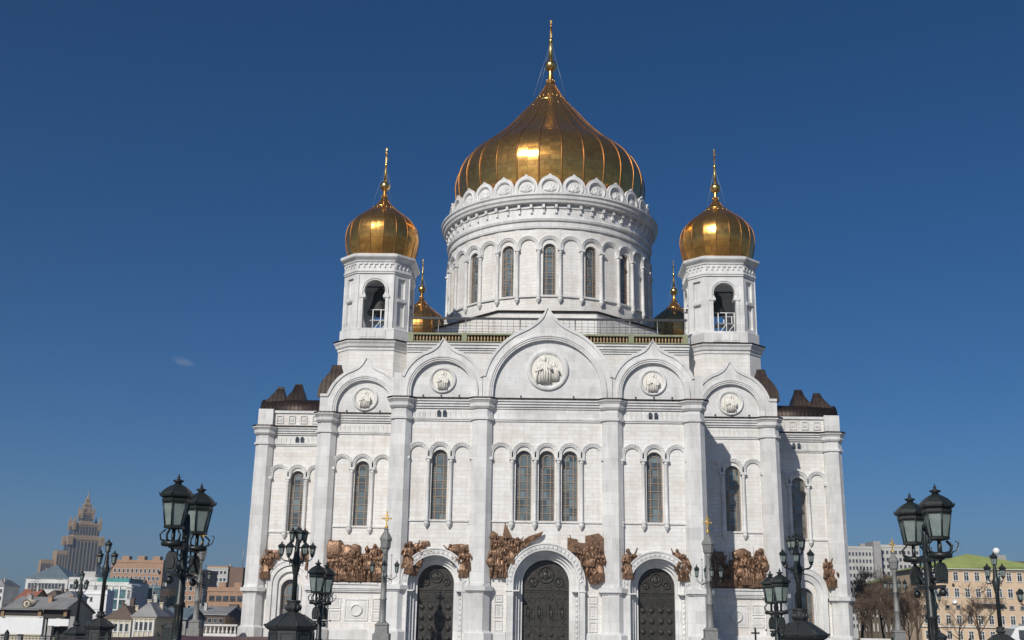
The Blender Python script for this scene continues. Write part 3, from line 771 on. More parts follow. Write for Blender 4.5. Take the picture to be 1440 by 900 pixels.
# --- drum: built flat as (arc length, depth, height) and wrapped
DR = 16.2
def wrap(p): a = p[0]/DR; r = DR-p[1]; return (r*sin(a), 40-r*cos(a), p[2])
drum = MB(); NA = 32; st_ = 2*pi*DR/NA
for k in range(NA):
    s0 = (k-.5)*st_; s1 = (k+.5)*st_; sc = k*st_
    sub = MB(wrap)
    n = 4; outl = [(s0+(s1-s0)*i/n, 44.5) for i in range(n+1)]+[(s1, 50+i*4.) for i in range(3)]+[(s1-(s1-s0)*i/n, 62) for i in range(n+1)]
    if k % 2 == 0: sub.slab(outl, [arch_poly(sc, 55.85, .94, 48.85, 14)], 0, .7, False)
    else: sub.sheet(outl, [], 0.)
    off = len(drum.v); drum.v += sub.v; drum.f += [tuple(i+off for i in f) for f in sub.f]; drum.sm += sub.sm; drum.mi += sub.mi
drum.lathe([(15.4, 44.5), (15.4, 66)], (0, 40), 64, False, False)
DO = part('drum', drum, WALL); DO.location = (.22, 0, 0)
ar = MB(wrap)
for k in range(NA):
    sc = k*st_; r = st_/2
    for r0, r1, p in ((r-.45, r-.3, .2), (r-.3, r-.08, .3), (r-.08, r+.06, .4)): arch_band(ar, sc, 56.35, r0, r1, 55.95, -p, .05, 14)
ar.build('drum_arcade', TRIM, DO)
cm = MB(); dz = 34.6
cm.lathe([(.05, 47.5), (.14, 47.65), (.36, 48.05), (.4, 48.25), (.28, 48.35), (.36, 48.45), (.36, 48.65), (.25, 48.8), (.23, 55.2), (.28, 55.3), (.23, 55.38), (.36, 55.62)], n=12); cm.box(-.4, .4, -.4, .35, 55.62, 55.95)
dc = None
for k in range(NA):
    a = (k+.5)*2*pi/NA; rr = DR+.2; loc = (rr*sin(a), 40-rr*cos(a), 0)
    if dc is None: dc = cm.build('colonnette', TRIM, DO, loc); dc.rotation_euler = (0, 0, a)
    else: dup(dc, DO, loc, a)
dw = None
for k in range(0, NA, 2):
    a = k*2*pi/NA; rr = DR-.45; loc = (rr*sin(a)+.22, 40-rr*cos(a), 0)
    if dw is None:
        dw = window_pair(1.88, 48.85, 55.85, .92, 8, CA, loc[0], loc[1], 'drum_window'); dw.rotation_euler = (0, 0, a)
    else: dup(dw, CA, loc, a)
mb = MB(); lat = lambda pr: mb.lathe(pr, (0, 40), 96, False, False)
lat([(16.2, 48.5), (16.42, 48.5), (16.42, 48.75), (16.2, 48.75)])
lat([(16.2, 59.2), (16.4, 59.2), (16.45, 59.5), (16.35, 59.6), (16.35, 60.2), (16.6, 60.3), (16.7, 60.6), (16.35, 60.9), (16.35, 62.9), (17.2, 63.0), (17.3, 63.3), (17.5, 63.5), (17.55, 63.9), (17.75, 64.1), (17.75, 64.35), (16.0, 64.6)])
nb = 56
for k in range(nb):
    a = 2*pi*(k+.5)/nb
    sub = MB(lambda p, a=a: ((16.3-p[1])*sin(a)+p[0]*cos(a), 40-(16.3-p[1])*cos(a)+p[0]*sin(a), p[2]))
    sub.box(-.2, .2, -.6, .1, 62.25, 62.98); sub.box(-.17, .17, -.32, .1, 61.5, 62.25)
    sub.box(.24, 2*pi*16.3/nb-.24, -.18, .1, 62.3, 62.6)
    off = len(mb.v); mb.v += sub.v; mb.f += [tuple(i+off for i in f) for f in sub.f]; mb.sm += sub.sm; mb.mi += sub.mi
mb.build('drum_cornice', TRIM, DO)
KN = 28; KW = pi*16.3/KN
k0 = MB(); kp = smooth_pts([(KW, 64.4), (KW*.995, 65.6), (KW*.93, 66.3), (KW*.74, 66.95), (KW*.45, 67.4), (KW*.18, 67.65), (.03, 67.95)], 3)
ol = [(-a, z) for a, z in kp]+[(a, z) for a, z in reversed(kp)]
k0.slab(ol, [[(1.22*cos(2*pi*i/24), 65.75+1.2*sin(2*pi*i/24)) for i in range(24)]], 0, .4)
k0.slab([(1.3*cos(2*pi*i/24), 65.75+1.25*sin(2*pi*i/24)) for i in range(24)], [], .25, .38)
ring_xz(k0, 0, 65.75, [(1.5, .02), (1.5, -.08), (1.3, -.1), (1.22, .1)], 28)
for i in range(5):
    a = R(10+40*i); k0.sphere((.68*cos(a), .2, 65.35+.72*sin(a)), .3, 10, 6, (1, .5, 1)); k0.tube((0, .2, 65.1), (.6*cos(a), .2, 65.35+.6*sin(a)), .16, .22, 7)
kk = None
for k in range(KN):
    a = 2*pi*k/KN; rr = 16.35; loc = (rr*sin(a), 40-rr*cos(a), 0)
    if kk is None: kk = k0.build('kokoshnik', TRIM, DO, loc); kk.rotation_euler = (0, 0, a)
    else: dup(kk, DO, loc, a)
# octagonal pedestal of the drum
mb = MB(); mb.lathe([(18.6, 38.4), (18.6, 45.8)], (0, 40), 8, False, True, pi/8); part('drum_base', mb, WALL)
mb = MB(); mb.lathe([(18.6, 45.8), (18.85, 45.8), (18.95, 46.05), (16.2, 46.8)], (0, 40), 8, False, False, pi/8); part('drum_base_roof', mb, COPPER)

# --- bell towers
def square_cham(h, hf, z): return [(-hf, -h, z), (hf, -h, z), (h, -hf, z), (h, hf, z), (hf, h, z), (-hf, h, z), (-h, hf, z), (-h, -hf, z)]
def tower(cx, cy):
    mb = MB(); P = lambda pr: mb.rings([[(cx+x, cy+y, z) for x, y, z in square_cham(h, hf, z_)] for h, hf, z_ in pr], True, True, False)
    mb2 = MB(); P2 = lambda pr: mb2.rings([[(cx+x, cy+y, z) for x, y, z in square_cham(h, hf, z_)] for h, hf, z_ in pr], True, True, False)
    P([(4.78, 3.02, 30.5), (4.78, 3.02, 37.5)])
    base = part('bell_tower', mb, WALL)
    P2([(4.9, 3.05, 37.3), (4.9, 3.05, 37.6), (5.1, 3.1, 37.75), (5.2, 3.15, 38.1), (5.4, 3.25, 38.35), (5.4, 3.25, 38.6)])
    fl = MB(); fl.rings([[(cx+x, cy+y, z) for x, y, z in square_cham(h, hf, z_)] for h, hf, z_ in ((5.46, 3.29, 38.5), (5.46, 3.29, 38.68), (4.6, 2.8, 38.74))], True, True, False); fl.build('cornice_flashing', COPPER, base)
    P2([(4.75, 2.9, 38.62), (4.75, 2.9, 40.3), (4.62, 2.8, 40.42)])
    mb2.build('base_cornice', TRIM, base); mb2 = MB()
    P2([(4.62, 2.62, 48.15), (4.62, 2.62, 48.3), (4.72, 2.68, 48.4), (4.72, 2.68, 48.6), (4.58, 2.6, 48.65), (4.58, 2.6, 49.7), (4.72, 2.66, 49.8), (4.78, 2.7, 50.0), (5.1, 2.95, 50.3), (5.2, 3.0, 50.45), (5.2, 3.0, 50.75), (4.4, 2.4, 51.1)])
    for q in range(4):           # little corbel squares in the frieze of each face
        for a, hh, n, sp in ((q*pi/2, 4.58, 7, .72), (q*pi/2+pi/4, (4.58+2.6)/math.sqrt(2), 4, .66)):
            for k in range(n):
                s_ = (k-(n-1)/2)*sp; fn = lambda p, a=a, hh=hh: (cx+p[0]*cos(a)+(hh+p[1])*sin(a), cy+p[0]*sin(a)-(hh+p[1])*cos(a), p[2])
                sub = MB(fn); sub.box(s_-.26, s_+.26, 0, .14, 49.42, 49.66); sub.box(s_-.26, s_-.08, 0, .14, 49.0, 49.42)
                off = len(mb2.v); mb2.v += sub.v; mb2.f += [tuple(i+off for i in f) for f in sub.f]; mb2.sm += sub.sm; mb2.mi += sub.mi
    mb2.build('tower_cornice', TRIM, base)
    # belfry: four pierced faces, four chamfers
    b_ = MB()
    def add(sub):
        off = len(b_.v); b_.v += sub.v; b_.f += [tuple(i+off for i in f) for f in sub.f]; b_.sm += sub.sm; b_.mi += sub.mi
    H, HF = 4.45, 2.6
    for q in range(4):
        a = q*pi/2; fn = lambda p, a=a: (cx+p[0]*cos(a)+(H-p[1])*sin(a), cy+p[0]*sin(a)-(H-p[1])*cos(a), p[2])
        s_ = MB(fn); zt = 48.2
        key = [(-1.5, 40.42), (-1.5, 44.7), (-1.2, 44.7), (-1.2, 45.1)]+[(1.42*cos(t), 45.8+1.42*sin(t)) for t in [R(212-k*(244/18)) for k in range(19)]]+[(1.2, 45.1), (1.2, 44.7), (1.5, 44.7), (1.5, 40.42)]
        s_.slab([(-HF, 40.42), (-HF, zt), (HF, zt), (HF, 40.42)]+list(reversed(key)), [], 0, .85)
        arch_band(s_, 0, 45.8, 1.62, 1.85, 45.1, -.16, .05, 22); arch_band(s_, 0, 45.8, 1.42, 1.55, 45.6, -.08, .05, 22)
        for sx in (-1, 1):
            s_.box(*sorted((sx*1.2, sx*2.05)), -.2, .3, 44.72, 45.1); s_.box(*sorted((sx*1.52, sx*1.95)), -.12, .05, 40.42, 44.72)
            s_.box(*sorted((sx*2.2, sx*2.62)), -.1, .05, 40.42, 48.0)
        s_.box(-1.75, 1.75, -.12-.3, .0-.3, 38.9, 40.1)
        for x in (-1.15, 0, 1.15): s_.box(x-.42, x+.42, -.47, -.42, 39.1, 39.9)
        add(s_)
        a = q*pi/2+pi/4; hh = (H+HF)/math.sqrt(2); wd = (H-HF)/math.sqrt(2)
        fn2 = lambda p, a=a, hh=hh: (cx+p[0]*cos(a)+(hh-p[1])*sin(a), cy+p[0]*sin(a)-(hh-p[1])*cos(a), p[2])
        s_ = MB(fn2); n1 = [(-.62, 40.9), (.62, 40.9), (.62, 44.2), (-.62, 44.2)]; n2 = [(-.62, 44.8), (.62, 44.8), (.62, 47.6), (-.62, 47.6)]
        s_.slab([(-wd, 40.42), (wd, 40.42), (wd, 48.2), (-wd, 48.2)], [n1, n2], 0, .3, False); s_.box(-wd, wd, .3, .8, 40.42, 48.2)
        s_.box(-.7, .7, -.1, .02, 44.3, 44.65)
        add(s_)
    b_.rings([[(cx+x*.93, cy+y*.93, z) for x, y, z in square_cham(H, HF, z_)] for z_ in (47.9, 48.16)], True, True, False)
    b_.build('belfry', TRIM, base)
    d = onion('onion_dome', PS, 18, (cx, cy), .06, base)
    d.parent = CA
    finial([(1.5, 59.3)], (cx, cy), 62.7, .74, 5.3, .72, d, [(1.9, 58.95, 18, .09), (.45, 61.1, 8, .08)])
    k = 1.012; ny = 18.2 if cy < 40 else 70.0
    for o in (base, d):
        o.scale = (k, k, k); o.location = ((24.05 if cx > 0 else -23.85)-k*cx, ny-k*cy, 2.6*(1-k))
    return base
for cx, cy in ((-23.6, 16.4), (23.6, 16.4), (-23.6, 63.6), (23.6, 63.6)): tower(cx, cy)

# bells hang in the two front belfries: things of their own
def bell(cx, cy, ztop, h, r, label):
    t = thing('bell', label, 'bell', (cx, cy, ztop-h))
    b_ = MB(); b_.lathe([(r*1.0, 0), (r*1.03, h*.03), (r*.97, h*.1), (r*.78, h*.28), (r*.64, h*.5), (r*.57, h*.72), (r*.53, h*.8), (r*.40, h*.86), (r*.1, h*.88)], n=28)
    b_.lathe([(r*.8, h*.245), (r*.83, h*.26), (r*.78, h*.28)], n=28, caps=False); b_.build('bell_body', BELLM, t)
    c_ = MB(); c_.tube((0, 0, h*.86), (0, 0, h*1.02), r*.12); c_.tube((-r*.3, 0, h*.94), (r*.3, 0, h*.94), r*.07); c_.build('bell_crown', BELLM, t)
    k = MB(); k.tube((0, 0, h*.5), (0, 0, 0), r*.05); k.sphere((0, 0, -h*.04), r*.16, 10, 8); k.build('clapper', BELLM, t)
    y = MB(); y.tube((-3.6, 0, h*1.03), (3.6, 0, h*1.03), .11); y.build('hanging_beam', DARKRAIL, t)
bell(-23.6, 17.6, 47.8, 3.9, 1.75, 'large dark bronze bell hanging in the left white belfry arch')
bell(23.6, 17.4, 47.4, 3.1, 1.2, 'smaller dark bronze bell hanging in the right white belfry arch')
def scaffold(cx, cy, label):
    t = thing('steel_platform', label, 'platform', (cx, cy, 40.9)); f_ = MB()
    for x in (-1.0, .1, 1.2):
        for y in (-1, 1): f_.tube((x, y, 0), (x, y, 3.1), .075, n=6)
    for y in (-1, 1):
        for z in (1.5, 3.05): f_.tube((-1.4, y, z), (1.5, y, z), .065, n=6)
        f_.tube((-1.0, y, 0), (.1, y, 1.5), .055, n=6); f_.tube((.1, y, 0), (1.2, y, 1.5), .055, n=6)
    f_.build('frame', WHITEP, t); MB().box(-1.3, 1.3, -1.1, 1.1, 1.5, 1.58).build('deck', STEEL, t)
scaffold(-23.2, 16.4, 'white tube platform below the large bell in the left belfry')
scaffold(24.4, 16.4, 'white tube platform below the smaller bell in the right belfry')

# ------------------------------------------------------------------ bronze reliefs on the walls
def figure_mesh(seed, kind):
    """a colossal relief figure about 3.4 m tall, base at z=0, back at y=0, front towards -y"""
    rnd = random.Random(seed); m_ = MB(); nf = rnd.randint(7, 10); ph = rnd.random()*6; lean = rnd.uniform(-.25, .25)
    def X(z): return lean*(z/3.4)**1.5
    seat = kind == 'seated'
    prof = [(.62, .42, 0), (.60, .44, .3), (.52, .40, .9), (.46, .36, 1.5), (.42, .33, 1.9), (.47, .36, 2.3), (.50, .36, 2.6), (.40, .28, 2.78), (.16, .15, 2.88), (.14, .14, 3.0)]
    if kind == 'warrior': prof = [(.40, .36, 1.15), (.50, .42, 1.25), (.46, .38, 1.6), (.38, .32, 1.9), (.47, .37, 2.3), (.50, .36, 2.6), (.38, .28, 2.78), (.16, .15, 2.88), (.14, .14, 3.0)]
    if seat: prof = [(.66, .5, 0), (.62, .62, .5), (.60, .75, .95), (.50, .55, 1.15), (.42, .36, 1.4), (.45, .36, 1.8), (.48, .34, 2.1), (.36, .28, 2.25), (.15, .15, 2.35), (.13, .13, 2.45)]
    rs = []
    for a, b_, z in prof:
        r_ = []
        for k in range(28):
            t = 2*pi*k/28; f_ = 1+(.15*sin(nf*t+ph+z*1.3)+.07*sin(3*t+z*2)) * (1 if z < 2.4 else .2)
            r_.append((X(z)+a*f_*cos(t), b_*f_*sin(t)-.15, z))
        rs.append(r_)
    m_.rings(rs)
    hz = prof[-1][2]+.2; hx = X(hz)+rnd.uniform(-.06, .06)
    m_.sphere((hx, -.24, hz), .23, 14, 10, (.85, .95, 1.2)); m_.sphere((hx, -.46, hz-.02), .06, 6, 5, (.7, 1, 1.4))
    if kind == 'warrior': m_.lathe([(.27, hz+.02), (.25, hz+.2), (.1, hz+.36), (.03, hz+.5)], (hx, -.22), 14)
    elif rnd.random() < .5: m_.sphere((hx, -.15, hz+.06), .27, 12, 8, (1, .9, 1.1)); m_.sphere((hx, -.36, hz-.24), .15, 8, 6, (1, .6, 1.5))
    else: m_.sphere((hx, -.12, hz-.05), .30, 12, 8, (.95, .75, 1.35))
    sz = prof[-3][2]-.08
    def arm(sd, el, hd):
        p0 = Vector((X(sz)+sd*.42, -.2, sz)); e = p0+Vector(el); h = e+Vector(hd)
        m_.path([p0, p0.lerp(e, .5), e, e.lerp(h, .6), h], [.17, .16, .13, .105, .085], 8)
        m_.sphere(h, .11, 8, 6, (1, .8, 1.2)); m_.path([p0+Vector((0, 0, .05)), e+Vector((0, -.05, -.15)), e+Vector((0, 0, -.6))], [.2, .19, .06], 7)
        return h
    if kind == 'raise': arm(1, (.35, -.25, .15), (.25, -.15, .65)); arm(-1, (-.2, -.2, -.55), (.35, -.3, -.05))
    elif kind == 'pray': arm(1, (.12, -.3, -.5), (-.35, -.25, .3)); arm(-1, (-.12, -.3, -.5), (.35, -.25, .3))
    elif kind == 'point': arm(-1, (-.5, -.2, .02), (-.6, -.15, .25)); arm(1, (.2, -.3, -.5), (-.3, -.25, .1))
    elif kind == 'warrior':
        h = arm(1, (.25, -.25, -.4), (.1, -.35, .35)); m_.tube((h.x, h.y, .05), (h.x+.15, h.y, 3.9), .045, .03)
        arm(-1, (-.2, -.2, -.5), (.1, -.3, .1)); ring_xz(m_, X(1.8)-.38, 1.6, [(.02, -.62), (.4, -.55), (.5, -.48), (.5, -.4), (.02, -.4)], 18)
        for sd in (-1, 1): m_.path([(sd*.2, -.15, 1.3), (sd*.27+.05, -.3, .7), (sd*.3, -.18, .12), (sd*.33, -.4, .06)], [.25, .17, .12, .1], 9)
        m_.rings([[(sx_*a, -.02+.0*k, z) for k, sx_ in enumerate((-1, -.5, 0, .5, 1, .5, 0, -.5))] if False else [(a*cos(2*pi*k/14), .02+.12*sin(2*pi*k/14), z) for k in range(14)] for a, z in ((.65, .3), (.6, 1.2), (.5, 2.2), (.3, 2.75))])
    else: arm(1, (.25, -.3, -.45), (-.15, -.45, .0)); arm(-1, (-.25, -.3, -.45), (.15, -.45, -.05))
    if kind != 'warrior':
        for i in range(7):                        # deep hanging folds
            x = -.45+.15*i; z1 = sz-.5-rnd.random()*.7
            m_.path([(X(z1)+x*.6, -.42, z1), (x*.95+rnd.uniform(-.08, .08), -.60, z1*.45), (x*1.15, -.52, .02)], [.03, .085, .07], 6)
        m_.path([(X(sz)-.4, -.38, sz), (0, -.58, sz-.7), (.45, -.48, sz-1.2)], [.08, .12, .06], 7)
    return m_
FIG = {}
def figure(parent, x, z, y, sc, kind, seed, mirror=False, lean=0.):
    key = (kind, seed)
    if key not in FIG:
        o = figure_mesh(seed, kind).build('figure', BRONZE, parent)
        md = o.modifiers.new('fuse', 'REMESH'); md.mode = 'VOXEL'; md.voxel_size = .04; md.use_smooth_shade = True
        dg = bpy.context.evaluated_depsgraph_get(); me = bpy.data.meshes.new_from_object(o.evaluated_get(dg)); o.modifiers.clear(); o.data = me; me.name = 'figure'
        me.materials.clear(); me.materials.append(BRONZE); FIG[key] = me
    else:
        o = bpy.data.objects.new('figure', FIG[key]); S.collection.objects.link(o); o.parent = parent
    o.location = (x, y-.05, z); o.scale = (-sc if mirror else sc, sc*1.1, sc); o.rotation_euler = (0, lean, 0)
    return o
def backing(name, poly, y, th=.35, seed=0):
    rnd = random.Random(seed); pts = []
    for i, p in enumerate(poly):
        q = poly[(i+1) % len(poly)]; n = max(1, int(math.hypot(q[0]-p[0], q[1]-p[1])/.45))
        for k in range(n):
            t = k/n; j = .05 if k else 0
            pts.append((p[0]+(q[0]-p[0])*t+rnd.uniform(-j, j), p[1]+(q[1]-p[1])*t+rnd.uniform(-j, j)))
    mb = MB(); mb.slab(pts, [], y-th, y+.06)
    return mb
def relief(poly, y, figs, extra=None, seed=0):
    mb = backing('bronze_relief', poly, y, .3, seed)
    if extra: extra(mb)
    o = part('bronze_relief', mb, BRONZE)
    for f in figs: figure(o, f[0], f[1], y-.25, f[2], f[3], f[4], *(f[5:]))
    return o
def rocks(mb, lst, y, seed=1):
    rnd = random.Random(seed+len(lst))
    for x, z, r, sx in lst:
        v0 = len(mb.v); mb.sphere((0, 0, 0), 1, 14, 9)
        tilt = rnd.uniform(-.3, .3)
        for i in range(v0, len(mb.v)):
            p = mb.v[i]; q = Vector([math.copysign(abs(c)**.55, c) for c in p])
            f_ = 1+.10*sin(5*q.x+r*9)+.08*sin(7*q.z+x*3)
            mb.v[i] = Vector((x+r*sx*f_*(q.x*cos(tilt)-q.z*sin(tilt)*.6), y-.15+r*.45*q.y*f_, z+r*f_*(q.z*cos(tilt)+q.x*sin(tilt)*.6)*.95))
Y0 = 1.3
def ex1(mb):
    mb.slab([(-5.2, 12.0), (-4.85, 13.75), (-4.65, 13.3), (-4.0, 12.1)], [], .75, .95); mb.tube((-5.3, .7, 9.5), (-4.85, .8, 13.9), .05)
    mb.slab([(-2.9, 11.2), (-2.6, 11.9), (-2.0, 12.3), (-1.2, 12.55), (-.35, 12.9), (-.45, 12.55), (-.75, 12.2), (-1.3, 11.9), (-1.9, 11.5), (-2.3, 11.0)], [], .6, .85)
    for k in range(5): mb.path([(-2.5, .58, 11.4+k*.1), (-1.5, .55, 11.95+k*.08), (-.6-.2*k*.3, .6, 12.5-k*.05)], .05, 5)
    mb.slab([(-6.85, 12.0), (-6.3, 12.9), (-5.7, 12.5), (-5.6, 12.0)], [], .8, 1.0)
relief([(-6.6, 7.45), (-4.75, 7.45), (-4.5, 8.7), (-3.9, 9.8), (-3.1, 10.7), (-2.2, 11.4), (-3.0, 12.0), (-4.2, 12.15), (-5.4, 12.3), (-6.6, 12.3)], Y0,
       [(-6.1, 7.5, 1.12, 'warrior', 11), (-5.35, 8.2, 1.0, 'raise', 12, True), (-5.0, 7.5, .95, 'point', 13, True, .12), (-4.1, 9.0, .85, 'pray', 14), (-3.4, 10.0, .62, 'raise', 15), (-5.9, 9.4, .85, 'pray', 16), (-4.6, 9.6, .75, 'warrior', 11, True)], ex1, 1)
def ex2(mb):
    mb.slab([(2.5, 10.6), (2.5, 12.2), (3.7, 12.0), (3.75, 11.6), (4.6, 11.6), (4.6, 12.4), (6.2, 12.75), (6.75, 12.2), (6.75, 10)], [], .62, .95)
    for z in (10.9, 11.4, 11.9): mb.box(4.7, 6.7, .58, .63, z, z+.05)
    mb.tube((2.75, .5, 12.5), (3.9, .5, 9.6), .06)
relief([(2.55, 10.9), (3.3, 10.4), (4.0, 9.6), (4.6, 8.6), (4.85, 7.5), (5.5, 7.2), (6.6, 7.2), (6.7, 11.5), (2.6, 11.6)], Y0,
       [(5.1, 7.6, 1.05, 'warrior', 11, True), (6.15, 7.2, 1.1, 'pray', 14), (4.5, 8.9, .78, 'point', 13), (5.6, 6.9, .8, 'seated', 21), (6.2, 9.0, .8, 'raise', 12, True), (5.3, 9.0, .8, 'warrior', 11)], ex2, 2)
def side_relief(x0, x1, up, ck, figs, seed):
    relief([(x0, 8.1), (x1, 8.1), (x1+.1, 10.4), (x0-.1, 10.4)], Y0, figs, (lambda mb: rocks(mb, ck, Y0)) , seed)
side_relief(-16.5, -14.9, 1, [(-15.0, 10.9, .45, 1.6), (-14.3, 11.3, .3, 1.8), (-16.2, 8.3, .6, 1), (-15.6, 8.0, .5, 1.2), (-16.6, 10.6, .6, .8)], [(-16.0, 7.7, 1.08, 'raise', 12), (-15.1, 8.6, .75, 'point', 13, True, .35), (-16.5, 8.3, .85, 'pray', 16)], 3)
side_relief(-10.4, -9.1, 1, [(-9.5, 8.0, .5, 1), (-9.6, 10.7, .6, 1.2), (-10.7, 10.6, .7, 1.1)], [(-9.6, 7.4, 1.0, 'pray', 14, True), (-10.6, 9.0, .68, 'raise', 15, True, -.3), (-9.2, 8.2, .88, 'seated', 21)], 4)
side_relief(9.0, 10.4, 1, [(9.5, 8.0, .55, 1), (9.9, 8.5, .5, 1)], [(9.6, 7.5, 1.0, 'raise', 12), (9.3, 7.5, .7, 'seated', 22), (10.2, 8.6, .5, 'pray', 16, False, .3)], 5)
side_relief(15.5, 16.6, 1, [(16.2, 7.9, .55, 1), (15.9, 8.6, .6, 1)], [(16.1, 7.4, 1.05, 'seated', 21), (15.4, 8.7, .68, 'raise', 15, True), (16.5, 7.6, .7, 'pray', 14)], 6)
Y1 = 12.3
def ex3(mb):
    rocks(mb, [(-27.1, 11.0, 1.25, .95), (-25.3, 10.7, 1.0, 1.0), (-24.4, 10.9, .9, .8), (-26.3, 10.9, 1.0, 1), (-22.2, 10.6, .75, .8), (-20.0, 11.0, .7, .9)], Y1)
relief([(-27.85, 7.05), (-19.0, 7.05), (-18.9, 10.6), (-20.5, 11.3), (-22.2, 10.8), (-24.2, 10.2), (-26, 11.2), (-27.85, 11.4)], Y1,
       [(-27.3, 7.2, .95, 'warrior', 11), (-26.5, 7.1, 1.0, 'pray', 16), (-25.7, 7.3, .9, 'raise', 12, True), (-24.9, 7.1, .95, 'seated', 21), (-24.2, 7.1, 1.0, 'point', 13), (-22.6, 7.2, 1.2, 'warrior', 17, True), (-21.9, 8.5, .95, 'raise', 15), (-21.3, 7.2, 1.1, 'pray', 14), (-20.4, 7.4, 1.15, 'warrior', 11), (-19.6, 7.2, 1.1, 'raise', 12),
        (-27.0, 8.6, .75, 'pray', 14), (-25.9, 8.7, .7, 'warrior', 17), (-25.0, 8.5, .75, 'raise', 15), (-23.5, 7.1, .9, 'seated', 22)], ex3, 7)
def ex4(mb):
    rocks(mb, [(20.3, 11.0, 1.2, 1), (21.6, 10.6, 1.0, 1.1), (24.9, 11.2, .8, 1.4), (27.3, 11.3, .7, .7)], Y1)
relief([(19.1, 7.05), (27.7, 7.05), (27.8, 11.6), (26.9, 11.8), (26.4, 10.7), (25.4, 11.6), (24.0, 11.4), (23.6, 10.0), (22.4, 10.0), (21.2, 11.6), (19.6, 12), (19.1, 11)], Y1,
       [(19.8, 7.2, 1.1, 'warrior', 17), (20.7, 7.1, 1.1, 'pray', 14), (21.6, 7.1, 1.1, 'raise', 12), (22.6, 7.2, .95, 'seated', 21, True), (23.5, 7.2, .95, 'pray', 16), (24.3, 7.1, 1.15, 'warrior', 11, True), (25.2, 7.4, 1.2, 'raise', 15), (26.0, 7.1, 1.0, 'point', 13), (26.8, 7.2, 1.15, 'pray', 14, True), (27.3, 8.0, 1.1, 'warrior', 17, True), (25.6, 8.9, .8, 'seated', 22)], ex4, 8)
Y2 = 23.3
for sx, xs in ((-1, ((-38.3, 1), (-32.0, -1))), (1, ((31.8, 1), (38.6, -1)))):
    for x, d_ in xs:
        out_ = abs(x) > 35
        relief([(x-.7, 8.2), (x+.7, 8.2), (x+.7, 10.2), (x-.7, 10.2)], Y2, [(x-.1*d_, 7.6, 1.12, 'seated' if sx > 0 else 'pray', 21 if sx > 0 else 14, d_ < 0), (x+.55*d_, 8.9, .75, 'raise', 15, d_ > 0), (x-.5*d_, 8.3, .7, 'pray', 16)],
               (lambda mb, x=x, d_=d_: rocks(mb, [(x-.2, 8.2, .6, 1), (x+1.1*d_, 10.9, .6, 1.2) if sx < 0 else (x, 9, .7, 1)], Y2)), int(x)+90)

# ------------------------------------------------------------------ lamps
def lantern(parent, c, r, h, n=6, ph=0., fat=True):
    """iron lantern with curved roof and finial, glass as its sub-part; c is the centre of its foot"""
    f_ = MB(); x, y, z = c; rb = r*.60; zt = z+h*.5
    hexp = lambda rad, zz, k: (x+rad*cos(2*pi*k/n+ph), y+rad*sin(2*pi*k/n+ph), zz)
    f_.lathe([(rb*.5, z-.02*h), (rb*1.1, z), (rb*1.12, z+.04*h), (rb, z+.06*h)], (x, y), n, False, True, ph)
    for k in range(n): f_.tube(hexp(rb, z+.05*h, k), hexp(r*.86, zt, k), r*.05, n=5)
    f_.lathe([(r*.86, zt-.03*h), (r*.93, zt), (r*.93, zt+.05*h), (r*.88, zt+.06*h), (r*1.08, zt+.09*h), (r*1.1, zt+.12*h)], (x, y), n, False, True, ph)
    f_.lathe([(r*1.1, zt+.12*h), (r*.98, zt+.18*h), (r*.72, zt+.255*h), (r*.42, zt+.305*h), (r*.24, zt+.33*h)], (x, y), n, False, True, ph)
    f_.lathe([(r*.24, zt+.325*h), (r*.20, zt+.36*h), (r*.36, zt+.385*h), (r*.36, zt+.40*h), (r*.12, zt+.425*h), (r*.08, zt+.45*h), (r*.13, zt+.465*h), (r*.06, zt+.48*h), (.02*r, zt+.53*h)], (x, y), 10)
    for k in range(n): p = hexp(r*1.08, zt+.11*h, k); f_.tube(p, (p[0]+(p[0]-x)*.06, p[1]+(p[1]-y)*.06, p[2]+.06*h), r*.05, r*.02, n=5)
    o = f_.build('lantern', IRON, parent)
    g = MB(); g.lathe([(rb*.92, z+.05*h), (r*.80, zt)], (x, y), n, False, True, ph); g.build('glass', FROST, o)
    return o
def curl(mb, p0, u, v, r, turns=1.3, rad=.02, n=18):
    """iron scroll in the plane u,v starting at p0"""
    u, v = Vector(u), Vector(v); c = Vector(p0)+u*r; pts = []
    for k in range(n+1):
        t = k/n; a = pi+t*turns*2*pi; rr = r*(1-.75*t); pts.append(c+u*rr*cos(a)+v*rr*sin(a))
    mb.path(pts, [rad*(1-.5*k/n) for k in range(n+1)], 5)
